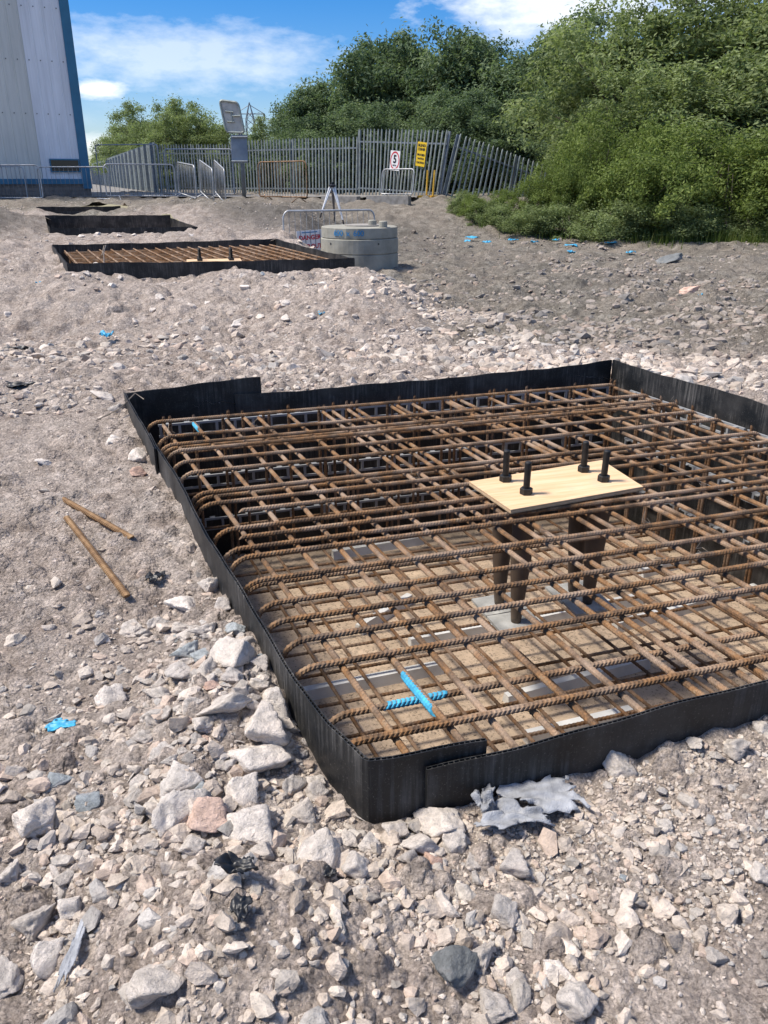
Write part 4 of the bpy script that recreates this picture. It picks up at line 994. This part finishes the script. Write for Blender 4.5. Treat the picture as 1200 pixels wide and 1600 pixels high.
# long fence receding beside the road: pales too fine to tell apart
def far_fence():
    a = FB + Vector((-.1, .1, 0)); b = at(148, 292, 95); root = empty('palisade_fence', a); tag(root, 'long grey palisade fence running away beside the road behind the mesh panels', 'fence')
    d = b - a; L_ = d.length; n = 400; VS = []; FS = []
    for k in range(n):
        p = d * (k / n); w = d.normalized() * .045; h = Vector((0, 0, 1.9 + .3 * k / n)); tip = Vector((0, 0, 2.02 + .3 * k / n))
        q = len(VS); VS += [p - w, p + w, p + w + h, p + tip, p - w + h]; FS.append((q, q + 1, q + 2, q + 3, q + 4))
    mb = MB(); mb.add(VS, FS); o = mb.build('pales', M['palis'], root); o['kind'] = 'stuff'; md = o.modifiers.new('thick', 'SOLIDIFY'); md.thickness = .02
    for k in range(24):
        mb = MB(); mb.box((0, 0, .95), (.1, .1, 2.1)); mb.build('post', M['palis_dark'], root, d * (k / 23) + Vector((-.14, -.04, 0)))
far_fence()
# mesh (temporary works) panels
def mesh_panel(pa, pb, Ya, Yb, label, h=2.0):
    a = at(*pa, Ya); b = at(*pb, Yb); zg = Hf((a.x + b.x) / 2, (a.y + b.y) / 2); w = (b - a).length; root = empty('mesh_panel', ((a.x + b.x) / 2, (a.y + b.y) / 2, zg), math.atan2(b.y - a.y, b.x - a.x)); tag(root, label, 'fence panel')
    hh = (a.z + b.z) / 2 - zg
    mb = MB(); mb.tube(rounded_frame(w, hh - .1, .1, .09, .05), .02, 8); mb.build('frame', M['galv'], root, smooth=True)
    mb = MB()
    for k in range(1, 30): mb.tube([(-w / 2 + k * w / 30, 0, .1), (-w / 2 + k * w / 30, 0, hh)], .0016, 3, False)
    for k in range(1, 10): mb.tube([(-w / 2, 0, .1 + k * (hh - .1) / 10), (w / 2, 0, .1 + k * (hh - .1) / 10)], .0016, 3, False)
    o = mb.build('wire_mesh', M['fence_wire'], root); o['kind'] = 'stuff'
    for sx in (-1, 1):
        mb = MB(); mb.box((sx * (w / 2 - .02), 0, .05), (.24, .55, .12)); mb.build('foot_block', M['black'], root)
mesh_panel((148, 222), (246, 230), 31.5, 31.0, 'tall mesh fence panel between the blue building corner and another panel')
mesh_panel((256, 231), (362, 235), 31.0, 31.0, 'tall mesh fence panel ending behind the sign post')
# leaning small barrier against palisade
sb_ = make_barrier(M['galv'], 1.35, .78, 10)
p = at(619, 311, 29.2); sb_.location = (p.x, p.y - .0, p.z); sb_.rotation_euler = (-.12, 0, math.atan2(FC.y - FM.y, FC.x - FM.x)); tag(sb_, 'short galvanised barrier leaning on the palisade below the speed sign', 'barrier')

# ------------------------------------------------------------------ signs
def sign_frame(px, py, Y, rz, lean=0.0):
    p = at(px, py, Y); o = empty('sign', p); o.rotation_euler = (0, lean, rz); return o
fa = math.atan2(FC.y - FM.y, FC.x - FM.x)
def fence_pt(px, py):
    """pixel on the plane of the leaning fence section, a little in front of the pales"""
    d = pixdir(px, py); n = Vector((math.sin(fa), -math.cos(fa), 0)); q = FM + n * .1; s = (q - Vector((0, 0, ZC))).dot(n) / d.dot(n); return Vector((0, 0, ZC)) + d * s
c_ = fence_pt(617, 251); s5 = empty('sign', c_); s5.rotation_euler = (0, .1, fa); tag(s5, 'white square speed sign with red ring and a black 5, on the palisade', 'sign')
wS = (fence_pt(625, 251) - fence_pt(610, 251)).length; hS = (fence_pt(617, 235) - fence_pt(617, 266)).length
mb = MB(); mb.box((0, 0, 0), (wS, .006, hS)); mb.build('panel', M['white'], s5)
mb = MB(); n = 40
vs = []; fs = []
for k in range(n):
    q = 2 * math.pi * k / n
    for f_ in (.47, .385): vs.append((wS * f_ * math.cos(q), -.005, hS * f_ * math.sin(q)))
for k in range(n): fs.append((2 * k, 2 * k + 1, (2 * k + 3) % (2 * n), (2 * k + 2) % (2 * n)))
mb.add(vs, fs); mb.build('red_ring', M['red'], s5)
def lett(root, txt, size, mat, x, z, sx=1.0, bold=.0, y=-.0065):
    return link('lettering', text_mesh(txt, size, mat, .001, bold), root, (x, y, z), (math.pi / 2, 0, 0), (sx, 1, 1))
lett(s5, '5', hS * .56, M['black'], 0, hS * .06, .95 * wS / hS * 1.35, .012); lett(s5, 'M.P.H.', hS * .11, M['black'], 0, -hS * .24, .9, .003)
c_ = fence_pt(658, 241); sy_ = empty('sign', c_); sy_.rotation_euler = (0, .13, fa); tag(sy_, 'tall yellow sign reading blind corner proceed with caution, on the palisade', 'sign')
wY = (fence_pt(665, 241) - fence_pt(651, 241)).length; hY = (fence_pt(658, 222) - fence_pt(658, 260)).length
mb = MB(); mb.box((0, 0, 0), (wY, .006, hY)); mb.build('panel', M['yellow'], sy_)
for t_, z_ in (('BLIND', .36), ('CORNER', .2), ('PROCEED', -.03), ('WITH', -.19), ('CAUTION', -.35)):
    L_ = len(t_); o = lett(sy_, t_, hY * (.15 if z_ > .1 else .115), M['black'], 0, hY * z_, 1.0, .004); w_ = max(v.co.x for v in o.data.vertices) * 2; o.scale.x = min(1.2, wY * .84 / w_)
# big sign seen from behind on its post, grey board below
pb_ = at(382, 316, 27.0); pzt = at(372, 180, 27.0).z; spz = Hf(pb_.x, pb_.y)
sg = empty('sign_post', (pb_.x, pb_.y, spz - .05)); tag(sg, 'grey post carrying a tilted cream board and a grey board seen from behind', 'sign post')
zq = lambda py: at(378, py, 27.0).z - sg.location.z
mb = MB(); mb.tube([(0, 0, 0), (0, 0, zq(178))], .065, 12); mb.build('post', M['palis_dark'], sg, smooth=True)
def plate(corners, mat, thick=.03, name='board'):
    """corners as pixels at the post's distance, turned into local points"""
    P_ = [at(x, y, 26.85) - sg.location for x, y in corners]; mb = MB(); b = [p + Vector((0, -thick, 0)) for p in P_]
    mb.add(P_ + b, [(0, 1, 2, 3), (7, 6, 5, 4), (0, 4, 5, 1), (1, 5, 6, 2), (2, 6, 7, 3), (3, 7, 4, 0)]); return mb.build(name, mat, sg), P_
def rcorner(c, r=.16, k=4):
    P_ = [Vector((x, y, 0)) for x, y in c]; out = []
    for i in range(4):
        a, b, d = P_[i - 1], P_[i], P_[(i + 1) % 4]
        for j in range(k + 1):
            t = j / k; p0 = b.lerp(a, r); p1 = b.lerp(d, r); q = p0.lerp(b, t).lerp(b.lerp(p1, t), t); out.append((q.x, q.y))
    return out
def board(corners, mat, Y, thick, name, inset=None):
    P_ = [at(x, y, Y) - sg.location for x, y in corners]; n = len(P_); mb = MB()
    mb.add(P_ + [p + Vector((0, -thick, 0)) for p in P_], [tuple(range(n)), tuple(range(2 * n - 1, n - 1, -1))] + [(i, (i + 1) % n, n + (i + 1) % n, n + i) for i in range(n)])
    o = mb.build(name, mat, sg); return o
bc = [(342, 155), (373, 159), (384, 209), (353, 208)]
board(rcorner(bc), M['signback'], 26.95, .03, 'tilted_board')
rim = rcorner([(343.2, 156.6), (372.2, 160.4), (382.4, 207.4), (354.0, 206.5)]); P_ = [at(x, y, 26.95) - sg.location + Vector((0, -.04, 0)) for x, y in rim]; P_.append(P_[0]); mb = MB(); mb.tube(P_, .035, 6); mb.build('rim', M['palis'], sg)
for (x0, y0, x1, y1) in ((352, 174, 364, 175), (355, 190, 366, 190.5), (363, 181, 376, 181), (361, 174, 363, 190)):
    a, b = at(x0, y0, 26.9) - sg.location, at(x1, y1, 26.9) - sg.location; mb = MB(); mb.tube([a, b], .025, 6); mb.build('bracket', M['palis'], sg)
board([(360.5, 211), (386, 211), (388, 255), (363, 255)], M['signback2'], 26.95, .025, 'grey_board')
for y_ in (214, 252):
    a, b = at(362, y_, 26.88) - sg.location, at(387, y_, 26.88) - sg.location; mb = MB(); mb.tube([a, b], .03, 6); mb.build('channel', M['palis_dark'], sg)
# danger board on the barrier by the manhole
cl = at(464, 361, 15.5); cr_ = at(504, 358, 15.7); dz = at(484, 392, 15.5).z - at(484, 360, 15.5).z
ds = empty('sign', (cl + cr_) / 2 + Vector((0, -.03, dz / 2))); ds.rotation_euler = (0, -.05, math.atan2(cr_.y - cl.y, cr_.x - cl.x)); tag(ds, 'white danger keep out board with red letters tied to the barrier by the manhole', 'sign')
wD = (cr_ - cl).length; hD = -dz
mb = MB(); mb.box((0, 0, 0), (wD, .006, hD)); mb.build('panel', M['white'], ds)
mb = MB(); mb.box((0, -.005, hD * .4), (wD * .6, .002, hD * .05)); mb.build('blue_strip', M['bluepaint_text'], ds)
for t_, z_ in (('DANGER', .14), ('KEEP OUT', -.3)):
    o = lett(ds, t_, hD * .3, M['red'], 0, hD * z_, 1, .004); w_ = max(v.co.x for v in o.data.vertices) * 2; o.scale.x = wD * .88 / w_
for k in range(5):
    mb = MB(); x_ = -wD / 2 + (k + .7) * wD / 5.2; mb.tube([(x_, -.014, -hD * .5), (x_, -.014, hD * .5)], .006, 5)
    # the barrier's own bars pass in front of the board
    o = mb.build('bar', M['palis_dark'], ds)

# yellow stand against the fence
ya = fence_pt(655, 307) + Vector((0, -.15, 0)); yb = fence_pt(682, 307) + Vector((0, -.15, 0)); ys_ = empty('yellow_stand', ya.lerp(yb, .5)); tag(ys_, 'yellow steel stand with two prongs and a crossbar before the fence corner', 'stand')
lo = ys_.location; mb = MB(); mb.box((0, 0, 0), ((yb - ya).length, .06, .07)); mb.build('crossbar', M['yellow_paint'], ys_)
for px0, px1 in ((666, 668), (676, 679)):
    t_ = fence_pt(px1, 266) + Vector((0, -.12, 0)); b_ = fence_pt(px0, 306) + Vector((0, -.12, 0)); mb = MB(); mb.tube([b_ - lo, t_ - lo], .035, 6); mb.build('prong', M['yellow_paint'], ys_)
b_ = fence_pt(674, 306) + Vector((0, -.1, 0)); mb = MB(); mb.tube([b_ - lo, Vector((b_.x - .03, b_.y, Hf(b_.x, b_.y) - .05)) - lo], .035, 6); mb.build('leg', M['yellow_paint'], ys_)

# tripod
tp = at(519, 290, 21.5); tg = Hf(tp.x, tp.y); tr_ = empty('survey_tripod', (tp.x, tp.y, tg)); tag(tr_, 'white survey tripod standing on the spoil before the palisade', 'tripod')
hT = tp.z - tg
for k, (dx, dy) in enumerate(((-.32, -.15), (.3, -.18), (.03, .32))):
    g_ = Hf(tp.x + dx, tp.y + dy) - tg; mb = MB()
    top = Vector((dx * .12, dy * .12, hT - .03)); mid = top.lerp(Vector((dx, dy, g_)), .82); bot = Vector((dx, dy, g_ - .02))
    s_ = Vector((.025, 0, 0)); mb.tube([top - s_, mid], .02, 6); mb.tube([top + s_, mid], .02, 6); l_ = mb.build('leg', M['white'] if k < 2 else M['plinth'], tr_)
    mb = MB(); mb.tube([mid, bot], .022, 6); mb.build('leg_tip', M['black'], tr_)
mb = MB(); mb.lathe([(.075, -.04), (.085, -.01), (.085, .015), (.03, .03), (.03, .08)], 14, (0, 0, hT)); mb.build('head', M['black'], tr_)

# ------------------------------------------------------------------ building at the left
bc_ = at(143, 282, 29.0); bx = bc_.x; by = 29.0; gz = .8
bd = empty('clad_building', (bx, by, gz - .1)); bd.rotation_euler.z = R(28); tag(bd, 'tall ribbed metal clad building with blue corner trim and grey plinth', 'building')
zp = at(143, 282, 29).z - gz + .1; HB = 9.0
def clad(x0, x1, mat, z0, z1, nm='cladding'):
    """profiled sheet: narrow standing ribs every 0.33 m"""
    mb = MB(); xs_ = []; x = x0
    while x < x1 - .02:
        e = min(x + .333, x1); xs_ += [(x, 0), (min(x + .28, e), 0), (min(x + .29, e), -.018), (min(x + .323, e), -.018)]; x = e
    xs_.append((x1, 0)); vs = []; fs = []
    for a, b in xs_: vs += [(a, b, z0), (a, b, z1)]
    for i in range(len(xs_) - 1): fs.append((2 * i, 2 * i + 2, 2 * i + 3, 2 * i + 1))
    mb.add(vs, fs); return mb.build(nm, mat, bd)
sp_x = -1.5
for k in range(4):
    x0 = max(-9, sp_x - (k + 1) * 2.0); clad(x0, sp_x - k * 2.0 - .004, M['clad_grey'], zp, HB)
clad(sp_x, -.3, M['clad_white'], zp, HB)
mb = MB(); mb.box((-.16, .0, HB / 2 + zp / 2 - .1), (.28, .14, HB - zp + .3)); mb.box((-4.6, -.03, zp - .03), (9, .1, .16)); mb.build('blue_trim', M['trim'], bd)
mb = MB(); mb.box((-4.6, .12, zp / 2 - .05), (9.1, .25, zp + .05)); mb.build('plinth', M['plinth'], bd)
for k in range(5):
    mb = MB(); mb.box((-4.6, -.012, .1 + k * (zp - .12) / 5), (9.06, .012, (zp - .12) / 5 - .02)); mb.build('plinth_course', M['plinth'], bd)
mb = MB(); mb.box((-4.6, 5.2, HB / 2), (9.0, 10, HB)); mb.build('wall', M['clad_grey'], bd)
zwin = at(115, 259, 29).z - gz + .1
wn = MB(); wn.box((-.78, -.045, zwin), (.92, .05, .40)); w_ = wn.build('window', M['trim'], bd)
wn = MB(); wn.box((-.78, -.075, zwin), (.84, .02, .32)); wn.build('pane', M['glass_dark'], w_)
for zr in (at(115, 180, 29).z, at(115, 98, 29).z, at(115, 15, 29).z):
    mb = MB()
    for k in range(20): mb.lathe([(.022, -.006), (.022, .004)], 8, (0, 0, 0)) if False else mb.box((-.4 - k * .333, -.012, zr - gz + .1), (.03, .02, .03))
    o = mb.build('fixing_row', M['screw'], bd); o['kind'] = 'stuff'

# ------------------------------------------------------------------ road and concrete kerb blocks beyond the site
mb = MB(); zr = Hf(-2, 28.5) + .06
mb.add([(-16, 27.9, zr), (1.0, 27.5, zr), (1.2, 29.6, zr), (-5.0, 33.0, zr), (-8, 36, zr), (-30, 90, zr + .05), (-40, 90, zr + .05), (-17, 36, zr)], [(0, 1, 2, 3, 4, 7), (4, 5, 6, 7)])
o = mb.build('road', M['road']); tag(o, kind='structure')
for k, (x0, x1, y_, Y) in enumerate(((505, 560, 317, 26.6), (575, 640, 318, 25.6))):
    a = at(x0, y_, Y); b = at(x1, y_, Y - .4); mb = MB(); d = b - a; mb.box((d.length / 2, 0, 0), (d.length, .3, .3)); o = mb.build('kerb_block', M['pale_brick'], None, (a.x, a.y, Hf((a.x + b.x) / 2, (a.y + b.y) / 2) + .06), (0, 0, math.atan2(d.y, d.x)))
    tag(o, ['long low concrete kerb block behind the white tripod', 'long low concrete kerb block below the leaning barrier'][k], 'kerb')

# ------------------------------------------------------------------ pylon far away
pyb = at(395, 260, 330); pyt = at(394, 160, 330); pyl = empty('pylon', (pyb.x, pyb.y, .4)); tag(pyl, 'distant lattice electricity pylon with one pair of arms above the trees', 'pylon')
hP = pyt.z - .4; mb = MB(); wB, wT = 1.9, 1.35
def leg(z): w = wB + (wT - wB) * z / hP if z < hP * .8 else wT * (1 - (z - hP * .8) / (hP * .2)) + .02; return w
lv = [hP * t for t in (0, .25, .45, .6, .72, .8, .88, 1)]
cs = [(-1, -1), (1, -1), (1, 1), (-1, 1)]
for i in range(len(lv) - 1):
    for k in range(4):
        a, b = cs[k], cs[(k + 1) % 4]; w0, w1 = leg(lv[i]), leg(lv[i + 1])
        mb.tube([(a[0] * w0, a[1] * w0, lv[i]), (a[0] * w1, a[1] * w1, lv[i + 1])], .15, 4); mb.tube([(a[0] * w0, a[1] * w0, lv[i]), (b[0] * w1, b[1] * w1, lv[i + 1])], .07, 4); mb.tube([(b[0] * w0, b[1] * w0, lv[i]), (a[0] * w1, a[1] * w1, lv[i + 1])], .07, 4)
mb.build('tower', M['lattice'], pyl)
za = at(394, 178, 330).z - .4; ar = 5.2
for sx in (-1, 1):
    mb = MB(); mb.tube([(0, 0, za), (sx * ar, 0, za)], .16, 4); mb.tube([(0, 0, za + 3), (sx * ar, 0, za + .1)], .12, 4); mb.build('arm', M['lattice'], pyl)
    mb = MB(); mb.tube([(sx * ar, 0, za), (sx * (ar + .2), -.6, za - 1.4)], .38, 6); mb.build('insulator', M['black'], pyl)
for sx in (-1, 1):
    mb = MB(); pts = [(sx * ar + (120 if True else 0) * t, -20 * t, za - 1.4 + (t * t - t) * 10 + 3 * t) for t in np.linspace(0, 1, 10)]; mb.tube(pts, .045, 4); mb.build('cable', M['lattice'], pyl)

# ------------------------------------------------------------------ trees and shrubs
def crown_mesh(name, seed, nclump, leaves, shape, mat, lsize=.075, clump_r=(.28, .55), low=.0):
    """leaf-sized faces in many clumps through a lumpy volume of unit-ish size given by shape=(rx,ry,h)"""
    r = np.random.default_rng(seed); rx, ry, h = shape
    C = []
    lob = [(r.normal(size=3) * np.array((.4, .4, .4)), r.uniform(.5, .8)) for _ in range(9)]
    while len(C) < nclump:
        l, rad = lob[r.integers(len(lob))]
        d = r.normal(size=3); d /= np.linalg.norm(d); q = l + d * rad * r.uniform(.55, 1.0) ** .5
        if q[2] < -1 + low: continue
        C.append(q)
    C = np.array(C); C[:, 2] = (C[:, 2] - C[:, 2].min()) / (C[:, 2].max() - C[:, 2].min())
    taper = .72 + .38 * np.sin(np.clip(C[:, 2], 0, 1) * math.pi * .8 + .45)
    C = C * np.array((rx / 1.15, ry / 1.15, h)); C[:, :2] *= taper[:, None]
    n = leaves; ci = r.integers(0, nclump, n); cr = r.uniform(*clump_r, nclump)
    d = r.normal(size=(n, 3)); d /= np.linalg.norm(d, axis=1)[:, None]
    rad = cr[ci] * np.clip(r.normal(.75, .28, n), .05, 1.35)
    P_ = C[ci] + d * rad[:, None] * np.array((1.05, 1.05, .8))
    P_[:, 2] = np.maximum(P_[:, 2], .02)
    # stray shoots
    sh = r.random(n) < .035; P_[sh, 2] += r.uniform(.1, .55, sh.sum()) * (P_[sh, 2] > h * .55)
    nrm = d * .6 + r.normal(size=(n, 3)) * .6 + np.array((0, 0, .45)); nrm /= np.linalg.norm(nrm, axis=1)[:, None]
    t = np.cross(nrm, r.normal(size=(n, 3))); t /= np.linalg.norm(t, axis=1)[:, None]; b = np.cross(nrm, t)
    s = lsize * r.uniform(.6, 1.35, n)
    V_ = np.stack([P_ - t * s[:, None], P_ + b * s[:, None] * .42 + nrm * s[:, None] * .12, P_ + t * s[:, None], P_ - b * s[:, None] * .42 + nrm * s[:, None] * .12], 1).reshape(-1, 3)
    F = np.arange(4 * n).reshape(n, 4)
    ct = r.uniform(0, 1, nclump)
    tint = np.clip(.5 * ct[ci] + .5 * r.random(n), 0, 1)
    me = npmesh(name, V_, F, mat, {'tint': np.repeat(tint, 4)}, False)
    return me, C
def wood_mesh(name, C, h, seed, stems=3, rt=.09):
    r = random.Random(seed); mb = MB()
    cs_ = sorted(range(len(C)), key=lambda i: r.random())[:26]
    st = []
    for k in range(stems):
        a = r.uniform(0, 6.28); b0 = Vector((.14 * math.cos(a) * (stems > 1), .14 * math.sin(a) * (stems > 1), -.35)); top = Vector((.5 * math.cos(a) * (stems > 1), .5 * math.sin(a) * (stems > 1), h * r.uniform(.62, .82)))
        pts = [b0.lerp(top, t) + Vector((r.uniform(-.08, .08), r.uniform(-.08, .08), 0)) * (0 < t < 1) for t in (0, .25, .5, .75, 1)]
        mb.tube(pts, [rt, rt * .8, rt * .6, rt * .4, rt * .15], 7); st.append(pts)
    for i in cs_:
        e = Vector(C[i]); s = r.choice(st); z = max(.2, e.z - r.uniform(.5, 1.2)); b0 = min(s[1:4], key=lambda p: abs(p.z - z * .8))
        m_ = b0.lerp(e, .5) + Vector((0, 0, -.12)); mb.tube([b0, m_, e], [rt * .38, rt * .25, rt * .08], 5)
    return mb.mesh(name, M['bark'], True)
VAR = {}
def variant(key, seed, shape, mat, leaves, nclump, lsize, stems, rt, cr=(.28, .55)):
    me, C = crown_mesh('crown', seed, nclump, leaves, shape, M[mat], lsize, cr); VAR[key] = (me, wood_mesh('trunk', C, shape[2], seed, stems, rt), shape)
variant('wA', 1, (2.2, 2.0, 5.4), 'leaf_mid', 40000, 220, .068, 3, .1)
variant('wB', 2, (2.4, 2.0, 5.0), 'leaf_mid', 40000, 220, .068, 4, .09)
variant('lA', 3, (1.7, 1.3, 2.9), 'leaf_lime', 26000, 130, .046, 5, .04, (.2, .42))
variant('lB', 4, (1.5, 1.2, 2.3), 'leaf_lime', 20000, 95, .044, 5, .035, (.2, .4))
variant('dA', 5, (2.9, 2.4, 6.4), 'leaf_dark', 52000, 260, .095, 2, .14, (.35, .68))
variant('dB', 6, (2.7, 2.4, 5.8), 'leaf_dark', 52000, 260, .095, 2, .13, (.35, .68))
variant('sA', 7, (1.3, 1.0, 1.5), 'leaf_mid', 14000, 70, .04, 5, .03, (.16, .34))
used = {}
def tree(key, name, x, y, h, wsc, label, group=None, z=None, rz=None):
    cm, tm, shp = VAR[key]; k = h / shp[2]
    root = empty(name, (x, y, Hf(x, y) - .05 if z is None else z), random.uniform(0, 6.28) if rz is None else rz)
    link('trunk', tm, root, scale=(wsc, wsc, k)); link('crown', cm, root, scale=(wsc, wsc, k))
    tag(root, label, 'tree' if h > 3.4 else 'shrub', group); return root
def tree_px(key, name, px, pytop, Y, wsc, label, group=None):
    p = at(px, pytop, Y); z = Hf(p.x, Y); return tree(key, name, p.x, Y, max(.6, p.z - z + .15), wsc, label, group)
G1 = 'willows on the bank behind the site'; G2 = 'lime green shrubs along the edge of the site'; G3 = 'dark trees behind the palisade'; G4 = 'trees beyond the road'
for px, py, Y, w, k in ((955, 75, 28, .85, 'wA'), (1010, 8, 26.5, 1.15, 'wB'), (1095, -30, 26, 1.15, 'wA'), (1190, -50, 25.5, 1.2, 'wB'), (1290, -60, 25, 1.2, 'wA'), (1400, -60, 25, 1.2, 'wB')):
    tree_px(k, 'willow_tree', px, py, Y, w, 'tall grey green willow tree on the bank above the lime green shrubs', G1)
for px, py, Y, w, k in ((935, 170, 25.5, .6, 'wA'), (1000, 120, 24.0, .9, 'wB'), (1085, 120, 23.5, 1.05, 'wA'), (1180, 110, 23.2, 1.1, 'wB'), (1290, 110, 23, 1.1, 'wA')):
    tree_px(k, 'willow_tree', px, py, Y, w, 'lower willow in the second row of the bank thicket', 'second row of bank willows')
for px, py, Y, w, k in ((735, 322, 22.6, .32, 'lB'), (778, 305, 22.6, .36, 'lA'), (822, 290, 22.2, .42, 'lB'), (862, 262, 22.0, .45, 'lA'), (903, 225, 21.8, .5, 'lB'), (945, 190, 21.6, .7, 'lA'), (995, 215, 20.8, .8, 'lA'), (1045, 205, 20.9, 1.0, 'lB'), (1105, 215, 20.6, 1.0, 'lA'), (1165, 225, 20.3, 1.05, 'lB'), (1235, 225, 20.3, 1.05, 'lA'), (1310, 225, 20.2, 1.05, 'lB')):
    tree_px(k, 'lime_shrub', px, py, Y, w, 'lime green leafy shrub at the front edge of the thicket', G2)
for px, py, Y, w in ((712, 342, 23.4, .4), (755, 345, 21.9, .5), (800, 338, 21.4, .6), (845, 330, 20.9, .65), (900, 330, 20.4, .8), (960, 325, 20.1, .9), (1020, 330, 19.9, .9), (1080, 328, 19.8, .9), (1140, 335, 19.7, .9), (1200, 335, 19.5, .9)):
    tree_px('sA', 'low_shrub', px, py, Y, w, 'low mid green bramble shrub along the litter strewn ground edge', 'low shrubs along the site edge')
for px, py, Y, w, k in ((478, 150, 42, .75, 'dB'), (545, 86, 42, .95, 'dA'), (610, 66, 41, 1.0, 'dB'), (680, 62, 40, 1.0, 'dA'), (745, 72, 39, 1.0, 'dB'), (810, 74, 38, 1.0, 'dA'), (880, 62, 37, .95, 'dB'), (940, 40, 36, .95, 'dA')):
    tree_px(k, 'dark_tree', px, py, Y, w, 'dark green rounded tree rising behind the palisade fence', G3)
for px, py, Y, w, k in ((500, 190, 37.5, .6, 'dA'), (575, 170, 37, .7, 'dB'), (650, 160, 36, .7, 'dA'), (725, 150, 35, .7, 'dB'), (790, 160, 34, .7, 'dA'), (850, 170, 33, .6, 'dB'), (420, 208, 40, .6, 'dA')):
    tree_px(k, 'dark_shrub', px, py, Y, w, 'dark bushy undergrowth pressed against the back of the palisade', 'undergrowth behind the palisade')
for px, py, Y, w, k in ((200, 168, 78, 1.3, 'wA'), (240, 166, 64, 1.1, 'wB'), (285, 164, 54, .95, 'wA'), (325, 180, 53, .9, 'wB'), (415, 190, 52, .75, 'wA'), (368, 200, 52, .7, 'wB'), (172, 200, 112, 1.5, 'wB'), (265, 185, 52, .9, 'wA'), (222, 200, 68, 1.1, 'wB')):
    tree_px(k, 'roadside_tree', px, py, Y, w, 'mid green tree beyond the road, behind the mesh panels and sign post', G4)
# grass at the foot of the shrubs
def grass():
    n = 5200; x = rng.uniform(2.3, 9.5, n); y = np.interp(x, [2.3, 4, 6, 9.5], [21.5, 20.3, 19.3, 18.9]) + rng.normal(0, .3, n) + .25
    k = rng.random(n) < np.clip(.15 + sstep(5.2, 6.4, x), 0, 1); x = x[k]; y = y[k]; n = len(x); z = Hfull(x, y) - .02
    h = rng.uniform(.1, .42, n); a = rng.uniform(0, 6.28, n); l = rng.uniform(0, .5, n) * h; w = .009
    V_ = np.stack([np.c_[x - w * np.sin(a), y + w * np.cos(a), z], np.c_[x + w * np.sin(a), y - w * np.cos(a), z], np.c_[x + l * np.cos(a), y + l * np.sin(a), z + h]], 1).reshape(-1, 3)
    me = npmesh('grass', V_, np.arange(3 * n).reshape(n, 3), M['grass'], {'tint': np.repeat(rng.random(n), 3)})
    o = link('grass', me); tag(o, 'green and straw grass tufts at the foot of the shrubs', 'grass', None, 'stuff')
grass()

# ------------------------------------------------------------------ pieces of parts go one level deeper (all these parts share their thing's origin)
kids = {}
for o in bpy.data.objects:
    if o.parent: kids.setdefault(o.parent, []).append(o)
base = lambda o: o.name.split('.')[0]
DEEP = {'nut': 'shank', 'lettering': ('panel', 'cover_slab'), 'red_ring': 'panel', 'blue_strip': 'panel', 'hatch': 'cover_slab', 'lifting_block': 'cover_slab', 'lifting_hole': 'upper_ring', 'bracket': 'tilted_board', 'rim': 'tilted_board', 'channel': 'grey_board', 'insulator': 'tower', 'wire_mesh': 'frame'}
for root, ch in list(kids.items()):
    if root.parent: continue
    for o in ch:
        want = DEEP.get(base(o))
        if not want: continue
        for p in ch:
            if base(p) in (want if isinstance(want, tuple) else (want,)): o.parent = p; break
    bars = [o for o in ch if base(o) == 'bar']; fr = [o for o in ch if base(o) == 'frame']
    if fr:
        for o in bars: o.parent = fr[0]
